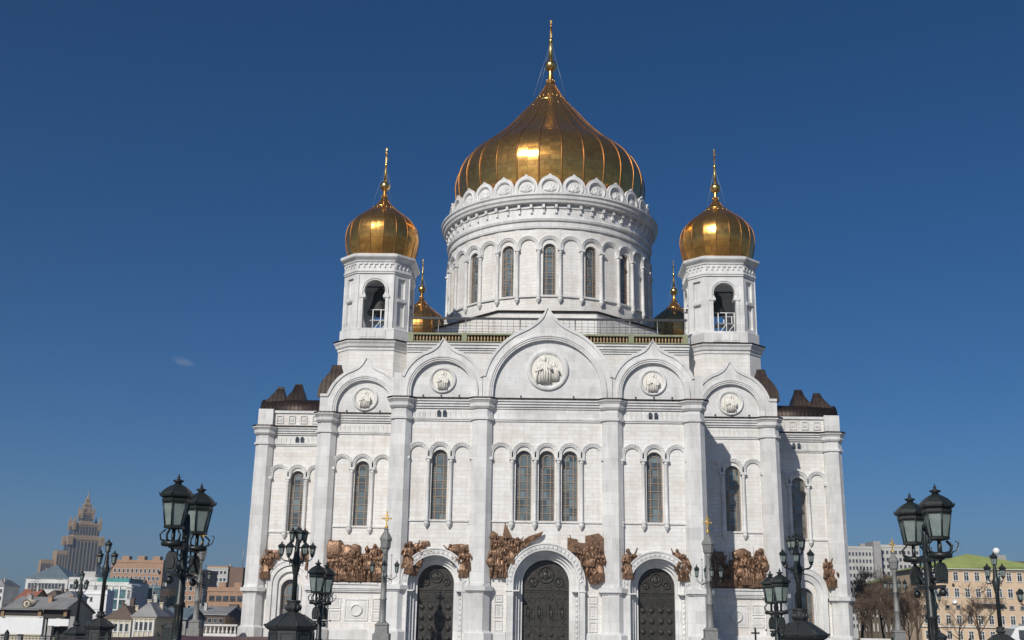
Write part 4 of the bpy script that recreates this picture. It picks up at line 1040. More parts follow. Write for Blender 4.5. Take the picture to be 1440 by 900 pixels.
def twin_lamp(loc, H=5.25, label='', rz=0.):
    t = thing('twin_lantern_lamp', label, 'street lamp', loc, rz, 'twin lantern lamps along the bridge')
    p = MB(); p.lathe([(.24, 0), (.24, .3), (.17, .4), (.15, .9), (.17, .95), (.17, 1.0), (.125, 1.1), (.115, 1.9), (.15, 1.93), (.15, 2.0), (.115, 2.05), (.10, H-2.0), (.09, H-1.2), (.06, H-.95)], n=16)
    for k in range(8): a = 2*pi*k/8; p.tube((.115*cos(a), .115*sin(a), 1.1), (.1*cos(a), .1*sin(a), 1.9), .018, n=5)
    p.build('pole', IRON, t)
    a_ = MB(); z = H-1.85
    a_.box(-.05, .05, -1.15, 1.15, z-.05, z+.05); a_.box(-.3, .3, -.04, .04, z-.72, z-.66); a_.box(-.05, .05, -1.1, 1.1, z-.74, z-.66)
    for s_ in (-1, 1):
        y = s_*1.0
        a_.lathe([(.05, z-.02), (.26, z), (.29, z+.04), (.29, z+.1), (.24, z+.13), (.06, z+.15)], (0, y), 16)
        a_.tube((0, y, z), (0, y, z+.45), .05, n=8)
        for k in range(6):
            an = 2*pi*k/6+.3; u = (cos(an), sin(an), 0)
            a_.path([(.08*u[0], y+.08*u[1], z+.1), (.3*u[0], y+.3*u[1], z+.16), (.33*u[0], y+.33*u[1], z+.3), (.2*u[0], y+.2*u[1], z+.42)], [.028, .025, .025, .02], 5)
        a_.path([(0, y, z-.05), (0, y*.75, z-.35), (0, y*.2, z-.65)], [.045, .04, .04], 6)
        curl(a_, (0, s_*.12, z-.12), (0, s_, 0), (0, 0, 1), .26, 1.4, .03); curl(a_, (0, s_*.12, z-.62), (0, s_, 0), (0, 0, -1), .2, 1.2, .03)
        a_.path([(0, s_*.06, z+.1), (0, s_*.16, z+.5), (0, s_*.1, z+.85)], [.05, .06, .03], 6); curl(a_, (.0, s_*.1, z+.62), (0, s_, 0), (0, 0, 1), .09, 1.2, .02)
        for sx in (-1, 1): a_.tube((sx*.27, y*.98, z-.7), (sx*.27, y*.98, z-.62), .03); 
        a_.sphere((0, y*.98, z-.84), .10, 10, 8); a_.tube((0, y*.98, z-.76), (0, y*.98, z-.66), .03)
        a_.path([(.28, y, z+.12), (.42, y, z+.2), (.48, y, z+.38), (.40, y, z+.42)], .015, 5)
    a_.build('bracket', IRON, t)
    for s_ in (-1, 1):
        y = s_*.98; s2 = MB()
        poly = [(-.13, z-.58), (-.09, z-.62), (.09, z-.62), (.13, z-.58), (.15, z-.36), (.12, z-.2), (.07, z-.12), (-.07, z-.12), (-.12, z-.2), (-.15, z-.36)]
        s2.slab(poly, [], y-.06, y+.06); s2.slab([(px_*.7, z-.37+(pz-(z-.37))*.7) for px_, pz in poly], [], y-.09, y+.09); s2.build('plaque', IRON, t)
        lantern(t, (0, s_*1.0, H-1.40), .40, 1.36, 6, pi/6)
    return t
def base_of(px, py, Y, H):
    p = at(px, py, Y); return (p.x, p.y, p.z-H)
# tip of the nearer lantern pins each lamp; the arm runs along the bridge
for px, py, d_, lab in ((252, 668, 29.6, 'tall black twin lantern lamp before the orange brick blocks, just right of the skyscraper'), (1314, 682, 29.6, 'tall black twin lantern lamp before the peach building with a green roof'),
                        (448, 787, 48.5, 'shorter black twin lantern lamp against the left corner relief of the cathedral'), (1096, 800, 48.5, 'shorter black twin lantern lamp against the right corner relief of the cathedral')):
    Y = CAM.y+d_; p = at(px, py, Y-1.0); twin_lamp((p.x, Y, p.z-5.22), 5.25, lab)

def kiosk(t, w_, zt, zr):
    """octagonal cast pedestal with framed panels and a tent roof"""
    b_ = MB(); r = w_/2
    b_.lathe([(r*1.06, 0), (r*1.06, .25), (r*.95, .35), (r*.93, zt-.22), (r*1.0, zt-.18), (r*1.08, zt-.05), (r*1.1, zt)], n=8, smooth=False, ph=pi/8)
    for k in range(8):
        a = k*pi/4; hh = r*.93*cos(pi/8); wd = r*.93*sin(pi/8)-.1
        s_ = MB(lambda p, a=a, hh=hh: (p[0]*cos(a)+(hh+p[1])*sin(a), p[0]*sin(a)-(hh+p[1])*cos(a), p[2]))
        for x0, x1, z0, z1 in ((-wd, wd, zt-.42, zt-.32), (-wd, wd, .45, .55), (-wd, -wd+.09, .55, zt-.42), (wd-.09, wd, .55, zt-.42)): s_.box(x0, x1, -.02, .06, z0, z1)
        off = len(b_.v); b_.v += s_.v; b_.f += [tuple(i+off for i in f) for f in s_.f]; b_.sm += s_.sm; b_.mi += s_.mi
    o = b_.build('pedestal', IRONG, t)
    rf = MB(); rf.lathe([(r*1.1, zt), (r*1.12, zt+.06), (r*.8, zt+(zr-zt)*.45), (r*.45, zt+(zr-zt)*.82), (r*.22, zr)], n=8, smooth=False, ph=pi/8)
    for k in range(8): a = k*pi/4+pi/8; rf.path([(r*1.12*cos(a), r*1.12*sin(a), zt+.06), (r*.8*cos(a), r*.8*sin(a), zt+(zr-zt)*.45), (r*.45*cos(a), r*.45*sin(a), zt+(zr-zt)*.82)], .045, 5); rf.sphere((r*1.12*cos(a), r*1.12*sin(a), zt+.1), .08, 6, 5)
    rf.build('pedestal_roof', IRONG, o)
def candelabrum(loc, label, H=8.7, kw=3.2, tiers=((6, 1.02, 6.62), (5, .45, 7.55)), group='many-armed candelabra on octagonal pedestals', rz=0., lw=.235, kz=(2.0, 2.95), arms=True):
    t = thing('candelabrum_lamp', label, 'street lamp', loc, rz, group)
    kiosk(t, kw, *kz); z0 = kz[1]
    v = MB(); q = kw/3.2; v.lathe([(.28*q, z0-.06), (.42*q, z0+.05), (.50*q, z0+.25*q), (.40*q, z0+.5*q), (.46*q, z0+.66*q), (.5*q, z0+.72*q), (.38*q, z0+.74*q)], n=16)
    for k in range(10): a = 2*pi*k/10; v.sphere((.45*q*cos(a), .45*q*sin(a), z0+.27*q), .12*q, 6, 5, (1, 1, 1.6))
    v.build('vase', IRONG, t)
    zl = tiers[0][2]; p = MB()
    p.lathe([(.17, z0+.6*q), (.16, zl-1.3), (.2, zl-1.25), (.19, zl-1.15), (.27, zl-.7), (.30, zl-.35), (.24, zl-.2), (.2, zl), (.16, zl+.6), (.12, H-.9), (.08, H-.62)], n=14)
    for k in range(8): a = 2*pi*k/8; p.tube((.2*cos(a), .2*sin(a), zl-1.1), (.3*cos(a), .3*sin(a), zl-.35), .03, n=5)
    p.build('pole', IRON, t)
    b_ = MB()
    for n, r, z in tiers:
        for k in range(n):
            a = 2*pi*k/n+(.0 if n == 2 else .26); u = Vector((cos(a), sin(a), 0))
            b_.path([u*.12+Vector((0, 0, z-.55)), u*(r*.45)+Vector((0, 0, z-.42)), u*(r*.85)+Vector((0, 0, z-.36)), u*r+Vector((0, 0, z-.2)), u*r+Vector((0, 0, z))], [.05, .045, .04, .035, .03], 6)
            b_.lathe([(.03, z-.14), (.12, z-.1), (.12, z-.05), (.05, z)], (u.x*r, u.y*r), 8)
            if r > .6: curl(b_, u*.15+Vector((0, 0, z-.38)), u, (0, 0, 1), .2, 1.3, .03); curl(b_, u*.18+Vector((0, 0, z-.62)), u, (0, 0, -1), .16, 1.2, .03)
    b_.build('bracket', IRON, t)
    for n, r, z in tiers:
        for k in range(n):
            a = 2*pi*k/n+(.0 if n == 2 else .26); lantern(t, (r*cos(a), r*sin(a), z), lw, lw*3.75, 6, a)
    lantern(t, (0, 0, H-.80), lw*1.05, .86*lw/.235, 6, 0)
    return t
for px, py, lab in ((420, 741, 'black candelabrum of many lanterns before the left arched window of the cathedral'), (1119, 751, 'black candelabrum of many lanterns before the right arched window of the cathedral')):
    Y = CAM.y+75; p = at(px, py, Y); candelabrum((p.x, Y, 0), lab, p.z)
for px, py, d_, kw, lab, z in ((153, 763, 95, 2.2, 'three-armed black lamp beside the white glass-fronted building', 0), (1397, 781, 95, 2.2, 'three-armed black lamp before the peach building and its balcony', 0), (116, 806, 130, 2.4, 'lower three-armed black lamp between the white low building and the pavilion', -1.5)):
    Y = CAM.y+d_; p = at(px, py, Y); H = p.z-z
    sc = .30 if d_ < 100 else .3
    candelabrum((p.x, Y, z), lab, H, kw, ((2, .62, H-1.75),), 'three-armed lamps on octagonal pedestals', 0, sc, (1.55, 2.3) if d_ < 100 else (1.9, 2.7))
Y = CAM.y+97; p = at(1446, 812, Y); candelabrum((p.x, Y, 0), 'black candelabrum at the far right beside the white minibus, partly cut off', p.z, 2.4, ((6, .9, p.z-1.9),), None, 0, .27, (1.5, 2.2))
Y = CAM.y+150; p = at(1313, 826, Y); candelabrum((p.x, Y, 0), 'small far lamp just visible behind the right twin lantern pole', p.z, 2.2, ((2, .6, p.z-1.7),), None, 0, .3, (1.5, 2.2))

def cross_post(loc, H, label, ped=1.9):
    t = thing('cross_topped_post', label, 'street lamp', loc, 0, 'grey lamp columns topped with gold crosses'); k = H/14.0
    p = MB(); p.boxc((0, 0, .55), (1.75, 1.75, 1.1)); p.rings([[(a*x, a*y, z) for x, y in ((-1, -1), (1, -1), (1, 1), (-1, 1))] for a, z in ((.78, 1.1), (.68, 1.2), (.66, ped), (.74, ped+.1), (.5, ped+.35))], True, True, False); p.build('pedestal', POSTM, t)
    c_ = MB(); c_.lathe([(.46, ped+.3), (.5, ped+.4), (.37, ped+.55), (.34, 4.6), (.39, 4.64), (.39, 4.8), (.33, 4.85), (.30, 7.0), (.36, 7.05), (.36, 7.2), (.3, 7.3), (.28, 9.7), (.4, 9.9)], n=14); c_.build('column', POSTM, t)
    h = MB(); h.lathe([(.36, 9.85), (.55, 10.15), (.62, 10.85), (.62, 10.9), (.7, 10.95), (.7, 11.15), (.45, 11.6), (.27, 11.85), (.22, 12.05), (.30, 12.1), (.14, 12.25)], n=8, smooth=False, ph=pi/8); h.build('head', POSTM, t)
    g = MB(); g.sphere((0, 0, 12.35), .2, 10, 8); g.box(-.06, .06, -.06, .06, 12.5, H); g.box(-.44, .44, -.05, .05, 13.24, 13.34); g.box(-.24, .24, -.045, .045, 13.6, 13.68)
    for x, z in ((-.44, 13.29), (.44, 13.29), (0, H)): g.sphere((x, 0, z), .10, 8, 6)
    ring_xz(g, 0, 13.29, [(.2, -.05), (.26, -.05), (.26, .05), (.2, .05), (.2, -.05)], 16); g.build('cross', GOLDL, t)
    b_ = MB()
    for q in range(4):
        a = q*pi/2+.08; u = Vector((cos(a), sin(a), 0)); v_ = (0, 0, 1)
        b_.path([u*.3+Vector((0, 0, 6.9)), u*.8+Vector((0, 0, 6.75)), u*1.3+Vector((0, 0, 7.1)), u*1.32+Vector((0, 0, 7.5))], [.05, .05, .04, .04], 6)
        curl(b_, u*.35+Vector((0, 0, 6.5)), u, (0, 0, -1), .28, 1.4, .035); curl(b_, u*.4+Vector((0, 0, 7.1)), u, v_, .25, 1.2, .03)
        b_.tube(u*.72+Vector((0, 0, 7)), u*.72+Vector((0, 0, 9.3)), .03, .02, 5); b_.sphere(u*.72+Vector((0, 0, 9.35)), .08, 6, 5)
    b_.build('bracket', IRON, t)
    for q in range(4): a = q*pi/2+.08; lantern(t, (1.32*cos(a), 1.32*sin(a), 7.5), .27, 1.35, 6, a)
    return t
for px, py, Y, lab in ((544.5, 720, -9, 'grey lamp column with a gold cross before the left door of the cathedral'), (994.5, 726, -9, 'grey lamp column with a gold cross right of the right door of the cathedral'),
                       (286, 746, 20, 'grey lamp column with a gold cross beside the left balustrade, behind a twin lantern'), (1254, 758, 20, 'grey lamp column with a gold cross before the bare trees and the high-rise')):
    p = at(px, py, Y); cross_post((p.x, Y, p.z-14.0), 14.0, lab)

# small iron cross, bins, railings, balustrades
p = at(1062, 883, -32)
t = thing('iron_cross', 'small plain dark iron cross standing low before the right corner of the cathedral', 'cross', (p.x, -32, 0))
MB().box(-.5, .5, -.5, .5, 0, .5).box(-.35, .35, -.35, .35, .5, .8).build('plinth', IRONG, t); zz = p.z
MB().box(-.075, .075, -.05, .05, .8, zz).box(-.36, .36, -.045, .045, zz-.5, zz-.36).build('cross_bar', IRON, t)
def stone_balustrade(x0, x1, Y, label, z1=1.5):
    t = thing('stone_balustrade', label, 'balustrade', ((x0+x1)/2, Y, 0)); w_ = (x1-x0)/2
    MB().box(-w_, w_, -.25, .25, 0, .35).build('base_rail', TRIM, t); MB().box(-w_, w_, -.25, .25, z1-.25, z1).build('top_rail', TRIM, t)
    n = int(2*w_/.52); b0 = None
    for k in range(n):
        x = -w_+2*w_*(k+.5)/n
        if b0 is None: b0 = MB().lathe([(.13, .35), (.17, .5), (.19, .62), (.09, .9), (.12, z1-.32), (.15, z1-.25)], n=8).build('baluster', TRIM, t, (x, 0, 0))
        else: dup(b0, t, (x, 0, 0))
stone_balustrade(-45.3, -40.9, 20, 'white stone balustrade between the left cross column and the cathedral', 1.55)
stone_balustrade(41.3, 45.2, 20, 'white stone balustrade between the cathedral and the right cross column', 1.2)
def iron_railing(x0, x1, Y, z0, label, step=.28):
    t = thing('iron_railing', label, 'railing', ((x0+x1)/2, Y, z0)); w_ = (x1-x0)/2
    r_ = MB().box(-w_, w_, -.05, .05, 1.0, 1.08).box(-w_, w_, -.03, .03, .12, .17).box(-w_, w_, -.03, .03, .84, .88)
    n = int(2*w_/step)
    for k in range(n+1): x = -w_+2*w_*k/n; r_.tube((x, 0, .0), (x, 0, 1.02), .018, n=5)
    r_.build('rail', IRON, t)
    for k in range(int(2*w_/4)+1):
        x = -w_+2*w_*k/int(2*w_/4); b_ = MB().box(x-.14, x+.14, -.14, .14, 0, 1.25); b_.lathe([(.2, 1.25), (.16, 1.32), (.03, 1.5)], (x, 0), 8); b_.build('post', IRON, t)
iron_railing(-60, -31.3, -40, -.25, 'long black iron railing at the bottom left below the rooftops')
iron_railing(43, 62, 12, .05, 'black iron railing at the foot of the bare trees on the right')
p = at(237, 884, -30)
t = thing('litter_bin', 'dark square bin beside the left twin lantern pole', 'bin', (p.x, -30, 0))
MB().box(-.45, .45, -.4, .4, .1, 1.5).build('bin_body', IRON, t); MB().box(-.5, .5, -.45, .45, 1.5, 1.75).box(-.3, .3, -.3, .3, 1.75, 1.9).build('lid', IRONG, t)

# ------------------------------------------------------------------ the city on both sides
def facade(name, c, var=.15, scale=.25, rough=.8): return plain(name, c, rough, 0, var, scale, .2)
PEACH = facade('peach_stucco', (.63, .48, .335)); CREAM = facade('cream_stucco', (.58, .52, .40)); WHITEW = facade('white_stucco', (.66, .66, .63))
ORANGE = ashlar('orange_brick', [(.36, .215, .135), (.42, .255, .16), (.44, .275, .18), (.38, .23, .145)], .4, .9, .03, .8)
TAN = facade('tan_tower_stone', (.36, .255, .155), .12, .05); PALEP = facade('pale_concrete_panel', (.50, .49, .46), .12, .1); GREYC = facade('grey_concrete', (.34, .33, .32))
GREENR = plain('green_painted_roof', (.285, .335, .11), .6, 0, .15, .3); GREYR = plain('grey_sheet_roof', (.31, .305, .295), .55, .2, .2, .4); BLUER = plain('blue_grey_sheet_roof', (.17, .22, .25), .5, .2, .2, .4)
BROWNR = plain('brown_sheet_roof', (.13, .095, .075), .7, 0, .25, .5); TEAL = plain('teal_cladding', (.06, .27, .25), .5, 0, .15, .5); TEALG = glass_mat('teal_glass', (.07, .14, .15))
YELLOW = facade('ochre_stucco', (.55, .40, .16)); DARKP = plain('dark_brown_panel', (.035, .03, .027), .6, 0, .3, 1); WFRAME = plain('white_window_frame', (.70, .70, .68), .6, 0, .05, 2)
WHITEB = plain('white_banner_panel', (.80, .80, .80), .6, 0, .06, .6)

def wnd(parent, w_, h_, loc, rz=0., sash=True, frame=WFRAME, name='window'):
    f_ = MB(); t = min(.12, w_*.1)
    f_.box(-w_/2, w_/2, -.06, .12, h_-t, h_); f_.box(-w_/2-.08, w_/2+.08, -.14, .12, -.1, t*.6)
    for x in (-w_/2, w_/2-t): f_.box(x, x+t, -.06, .12, t*.6, h_-t)
    if sash: f_.box(-t*.35, t*.35, -.045, .1, t*.6, h_-t); f_.box(-w_/2+t, w_/2-t, -.04, .1, h_*.66-t*.35, h_*.66+t*.35)
    o = f_.build(name, frame, parent, loc); o.rotation_euler = (0, 0, rz)
    p = MB(); p.box(-w_/2+t*.5, w_/2-t*.5, -.02, .1, t*.3, h_-t*.5); p.build('pane', DGLASS, o)
    return o
def windows(parent, spots, w_, h_, sash=True, frame=WFRAME, side=None, W=0, y=0.):
    """one window built, the rest copied; side adds the right-hand wall (+x)"""
    w0 = None
    for x, z in spots:
        if w0 is None: w0 = wnd(parent, w_, h_, (x, y, z), 0, sash, frame)
        else: dup(w0, parent, (x, y, z))
    for yy, z in side or ():
        if w0 is None: w0 = wnd(parent, w_, h_, (W, yy, z), pi/2, sash, frame)
        else: dup(w0, parent, (W, yy, z), pi/2)
def grid(x0, x1, n, zs): return [(x0+(x1-x0)*(i+.5)/n, z) for z in zs for i in range(n)]
def bld(name, label, cat, px0, px1, pyt, Y, D, zb, wall, roof=None, rmat=None, rh=3., rz=0., over=.4, group=None, parapet=True, pm=None):
    """box building whose front's top corners fall at px0 and px1; returns (root, width, eave height)"""
    a = at(px0, pyt, Y); b_ = at(px1, pyt, Y); W = b_.x-a.x; H = a.z-zb
    t = thing(name, label, cat, (a.x, Y, zb), rz, group)
    m_ = MB(); m_.box(0, W, 0, D, -3, H); m_.box(-.1, W+.1, -.12, .0, 0, .9); m_.box(-.15, W+.15, -.18, D+.15, H-.5, H-.1)
    m_.build('wall', wall, t)
    if roof == 'hip':
        r_ = MB(); i = min(W, D)/2*.92; z0 = H-.1
        lo = [(-over, -over, z0), (W+over, -over, z0), (W+over, D+over, z0), (-over, D+over, z0)]
        if W >= D: top = [(i, D/2-.1, H+rh), (W-i, D/2-.1, H+rh), (W-i, D/2+.1, H+rh), (i, D/2+.1, H+rh)]
        else: top = [(W/2-.1, i, H+rh), (W/2+.1, i, H+rh), (W/2+.1, D-i, H+rh), (W/2-.1, D-i, H+rh)]
        r_.rings([[(x, y, z-.15) for x, y, z in lo], lo, top], True, True, False); r_.build('roof', rmat, t)
    elif roof == 'gable':
        r_ = MB(); pr = [(-over, H-.1), (D/2, H+rh), (D+over, H-.1), (D+over, H-.35), (D/2, H+rh-.3), (-over, H-.35)]
        a_ = [r_.vert((-over, y, z)) for y, z in pr]; b2 = [r_.vert((W+over, y, z)) for y, z in pr]
        for k in range(6): r_.face((a_[k], a_[(k+1) % 6], b2[(k+1) % 6], b2[k]))
        r_.face(a_[:3]+a_[3:]); r_.face(b2); r_.build('roof', rmat, t)
        g = MB()
        for x in (0.02, W-.02):
            q = [g.vert(p) for p in ((x, 0, H-.1), (x, D, H-.1), (x, D/2, H+rh-.2))]; g.face(q)
        g.build('gable_wall', wall, t)
    elif roof == 'flat':
        r_ = MB().box(.1, W-.1, .1, D-.1, H-.05, H+.12); r_.build('roof', rmat or GREYR, t)
        p = MB(); p.box(0, W, 0, .3, H, H+.7); p.box(0, W, D-.3, D, H, H+.7); p.box(0, .3, .3, D-.3, H, H+.7); p.box(W-.3, W, .3, D-.3, H, H+.7); p.build('parapet', pm or wall, t)
    if px1 < 340 and roof: clutter(t, W, H, D, int(px0*7+px1), 3 if W > 12 else 2, rh*.6 if roof in ('hip', 'gable') else .3)
    return t, W, H
def clutter(t, W, H, D, seed, n=3, up=0.):
    rnd = random.Random(seed)
    for k in range(n):
        x = W*rnd.uniform(.1, .9); y = D*rnd.uniform(.2, .7); w_ = rnd.uniform(.35, .8); h_ = rnd.uniform(.8, 2.0)
        MB().box(x-w_/2, x+w_/2, y-w_/2, y+w_/2, H-.2, H+up+h_).box(x-w_/2-.08, x+w_/2+.08, y-w_/2-.08, y+w_/2+.08, H+up+h_, H+up+h_+.14).build('chimney', rnd.choice([PALEP, BROWNR, GREYC]), t)
    x = W*rnd.uniform(.2, .8); y = D*.4; a = MB(); a.tube((x, y, H), (x, y, H+up+4.5), .06, n=5)
    for z in (3.2, 3.8, 4.3): a.tube((x-.8, y, H+up+z), (x+.8, y, H+up+z), .035, n=4)
    a.build('antenna', STEEL, t)
def chimney(t, spots, w_=.9, h_=1.6, mat=ORANGE):
    for x, y, z in spots: MB().box(x-w_/2, x+w_/2, y-w_/2, y+w_/2, z-1, z+h_).box(x-w_/2-.1, x+w_/2+.1, y-w_/2-.1, y+w_/2+.1, z+h_, z+h_+.15).build('chimney', mat, t)

# far skyscraper with setbacks, ribs, corner turrets and a spire
def skyscraper():
    Y = 1380; c = at(112.5, 800, Y); m_ = (Y-CAM.y)/F/.93; zb = -6
    t = thing('skyscraper', 'far brown tiered skyscraper with corner turrets and a tall pointed spire', 'skyscraper', (c.x, Y, zb), R(38))
    zz = lambda py: at(120, py, Y).z-zb
    blocks = [(20, 12, 757, 0, 0), (16.2, 10.2, 736, 0, 0), (7.0, 7.0, 719.5, 0, 0), (4.2, 4.2, 708, 0, 0), (2.2, 2.2, 701, 0, 0)]
    z0 = 0; ribs = MB()
    for i, (hx, hy, py, ox, oy) in enumerate(blocks):
        z1 = zz(py); hx *= m_; hy *= m_; b_ = MB(); b_.box(-hx, hx, -hy, hy, 0 if i < 2 else z0-2, z1); b_.box(-hx-.8, hx+.8, -hy-.8, hy+.8, z1-3, z1-1.2)
        b_.build('tower_tier', TAN, t); zz0 = z0
        if i < 3:
            n = (9, 9, 5)[i]; zl = z0+3 if i else 4
            if i == 1: zl = zz(755)+2
            dk = MB()
            for k in range(n):
                for ax in (0, 1):
                    L = (hx, hy)[ax]; w_ = 2*L/n*.30; p = -L+2*L*(k+.5)/n
                    for s_ in (-1, 1):
                        if ax == 0: dk.box(p-w_, p+w_, s_*hy-.35, s_*hy+.35, zl, z1-5)
                        else: dk.box(s_*hx-.35, s_*hx+.35, p-w_, p+w_, zl, z1-5)
            dk.build('window_bay', DGLASS, t)
        for sx in (-1, 1):
            for sy in (-1, 1):
                if i < 3: tr = MB(); q = (3.2, 1.9, 1.4)[i]; tr.box(sx*hx-q, sx*hx+q, sy*hy-q, sy*hy+q, z1-10, z1+(1, 3, 3)[i]); tr.lathe([(q*1.1, z1+(1, 3, 3)[i]), (q*.7, z1+(2, 5, 5)[i]), (.2, z1+(3, 10, 7)[i])], (sx*hx, sy*hy), 4, False, True, pi/4); tr.build('turret', TAN, t)
        z0 = z1
    s_ = MB(); s_.lathe([(2.6*m_, zz(705)), (1.5*m_, zz(700)), (.8*m_, zz(696)), (.12*m_, zz(688))], n=8, smooth=False); s_.build('spire', TAN, t)
    for sx, w2, py, d_ in ((-1, 14, 776, 0), (1, 4, 772, 0), (-1, 30, 789, 8)):
        b_ = MB(); z1 = zz(py); b_.box(*sorted((sx*19*m_, sx*(19+w2)*m_)), -8*m_+d_, 11*m_, 0, z1)
        b_.build('wing', TAN, t)
        dk = MB(); n = int(w2/3)
        for k in range(n): x = sx*(19+w2*(k+.5)/n)*m_; dk.box(x-.8*m_, x+.8*m_, -8*m_+d_-.35, -8*m_+d_+.3, 8, z1-5)
        dk.build('window_bay', DGLASS, t)
skyscraper()

# orange brick blocks behind the left lamps
t, W, H = bld('apartment_block', 'long orange brick block with white window bands, right below the skyscraper', 'apartment block', 157, 230, 789, 370, 32, -6, ORANGE, 'flat', BROWNR)
n = 11; windows(t, grid(1, W-1, n, [H-5.0-3.3*k for k in range(5)]), W/n*.55, 1.9, False)
for k in range(3): x = W*(.2+.3*k); MB().box(x-1.6, x+1.6, 4, 8, H, H+2.6).build('roof_hut', ORANGE, t)
lg = MB(); 
for k in (3, 7): x = 1+(W-2)*(k+.5)/n; lg.box(x-W/n*.42, x+W/n*.42, -1.1, .1, H-9.2, H-8.0); lg.box(x-W/n*.42, x+W/n*.42, -1.1, .1, H-12.5, H-11.3)
lg.build('balcony', BROWNR, t)
t, W, H = bld('apartment_block', 'narrow orange tower block behind the left cross column', 'apartment block', 256, 285, 803, 250, 18, -6, ORANGE, 'flat', BROWNR)
windows(t, grid(.5, W-.5, 3, [H-3.4-3.1*k for k in range(5)]), 1.3, 1.6, False)
t, W, H = bld('panel_block', 'pale grey panel apartment block with a square window grid beside brown end wall', 'apartment block', 292, 321, 798, 330, 24, -6, PALEP, 'flat', BROWNR, pm=ORANGE)
windows(t, grid(.4, W-.4, 5, [H-2.6-2.9*k for k in range(7)]), 1.25, 1.45, False)
MB().box(W+.02, W+6.0, 1, 22, -3, H+.3).build('brown_end_wing', facade('brown_brick_end', (.20, .135, .10)), t)
MB().tube((W+4.2, 6, H), (W+4.2, 6, H+9), .12).tube((W+3.4, 6, H+7), (W+5, 6, H+7), .06).build('antenna', STEEL, t)
t, W, H = bld('brick_house', 'low orange brick apartment house with dark loggias, left of the cathedral', 'apartment block', 292, 345, 829, 200, 16, -6, ORANGE, 'flat', BROWNR)
windows(t, grid(.4, W-.4, 5, [H-3.2-3.2*k for k in range(3)]), 1.7, 1.5, False, BROWNR)
for x in (W*.3, W*.72): MB().box(x-1.1, x+1.1, 3, 6, H, H+2.2).build('roof_hut', ORANGE, t)
for k in range(2): MB().box(W*.62, W*.62+2.6, -.9, .1, H-5.0-3.2*k, H-4.0-3.2*k).build('balcony', BROWNR, t)

# white and teal group
t, W, H = bld('historic_building', 'long white historic building with a blue grey roof at the far left', 'building', 37, 96, 812, 330, 18, -6, WHITEW, 'hip', BLUER, 5.5)
windows(t, grid(1, W-1, 11, [H-4.4, H-9.0]), 1.3, 2.3, False, GREYR)
t, W, H = bld('cream_building', 'pale cream flat-roofed building right of the long white historic one', 'building', 97, 140, 814, 300, 16, -6, WHITEW, 'flat', GREYR)
windows(t, grid(.6, W-.6, 8, [H-3.6, H-7.2]), 1.3, 1.7, False, GREYR)
MB().box(W*.35, W*.75, 3, 10, H, H+3).build('roof_hut', PALEP, t)
t, W, H = bld('modern_office', 'white framed modern office with a teal roof storey and tall glass front', 'office building', 124, 181, 821, 215, 18, -6, WHITEW, 'flat', GREYR)
MB().box(W*.15, W*.95, 2, 14, H, H+1.9).build('roof_storey', TEAL, t); MB().box(W*.42, W*.98, -.15, .05, 1, H-1.5).build('glass_front', TEALG, t)
f_ = MB()
for k in range(4): x = W*(.42+.56*k/3); f_.box(x-.22, x+.22, -.4, .02, .5, H-.6)
for z in (H-4.4, H-7.6): f_.box(W*.42, W*.98, -.3, .0, z-.15, z+.15)
f_.build('facade_frame', WHITEP, t)
t, W, H = bld('white_hall', 'low blank white hall in front of the modern office', 'building', 103, 151, 833, 170, 5, -6, WHITEB, 'flat', GREYR)
windows(t, [(W*.35, H-2.2), (W*.55, H-2.2)], .7, 1.1, False, GREYR)
t, W, H = bld('glass_office', 'teal glass office block with pale blinds, below the orange brick block', 'office building', 172, 226, 826, 235, 20, -6, TEALG, 'flat', BLUER, pm=BLUER)
windows(t, grid(.3, W-.3, 9, [H-3.0-3.0*k for k in range(4)]), W/9*.8, 2.2, True, facade('pale_blue_frame', (.30, .38, .40)))
t, W, H = bld('arched_annex', 'small white round-topped annex between the two glass offices', 'building', 178, 186, 825, 205, 8, -6, WHITEW)
MB().slab(arch_poly(W/2, H, W/2, H-.1, 14), [], 0, 8).build('round_roof', WHITEP, t); windows(t, [(W/2, H-3.5)], W*.5, 2.6)
# ornate cream houses
for k, (px0, px1, py, Y, lab) in enumerate(((150, 186, 868, 60, 'cream old house with brown roof beside the two iron lamp pedestals'), (188, 219, 865, 45, 'pale yellow old corner house with rows of small windows, nearest to the tall left lamp'))):
    t, W, H = bld('old_house', lab, 'house', px0, px1, py, Y, 9, -6, CREAM, 'hip', BROWNR if k == 0 else GREYR, 2.0, 0, .35, 'old cream houses on the low street')
    windows(t, grid(.3, W-.3, 4, [H-2.3, H-4.9]), .62, 1.35, False, WFRAME); chimney(t, [(W*.3, 4, H+1.2), (W*.75, 5, H+1)], .5, .9, CREAM)
    c_ = MB()
    for i in range(5): x = .2+(W-.4)*i/4; c_.box(x-.12, x+.12, -.12, .02, .9, H-.6)
    c_.build('wall_strips', WHITEW, t)
t, W, H = bld('grey_roofed_house', 'wide low house with a grey sheet roof and a round cream dormer window', 'house', 4, 86, 858, 75, 15, -6, CREAM, 'gable', GREYR, 2.6)
d_ = MB(); ring_xz(d_, W*.33, H+1.2, [(.0, -.1), (.8, -.1), (.8, 3.0)], 22, 1.6); d_.build('round_dormer', CREAM, t)
r_ = MB(); ring_xz(r_, W*.33, H+1.2, [(.8, -.1), (.8, -.16), (.62, -.16), (.6, -.08)], 18, 1.6); r_.box(W*.33-.2, W*.33+.2, 1.44, 1.52, H+.95, H+1.55); r_.build('dormer_window', BROWNR, t)
windows(t, grid(.6, W-.6, 9, [H-2.6]), .9, 1.6, True); chimney(t, [(W*.6, 5, H+1.6), (W*.85, 8, H+1.8)], .7, 1.0)
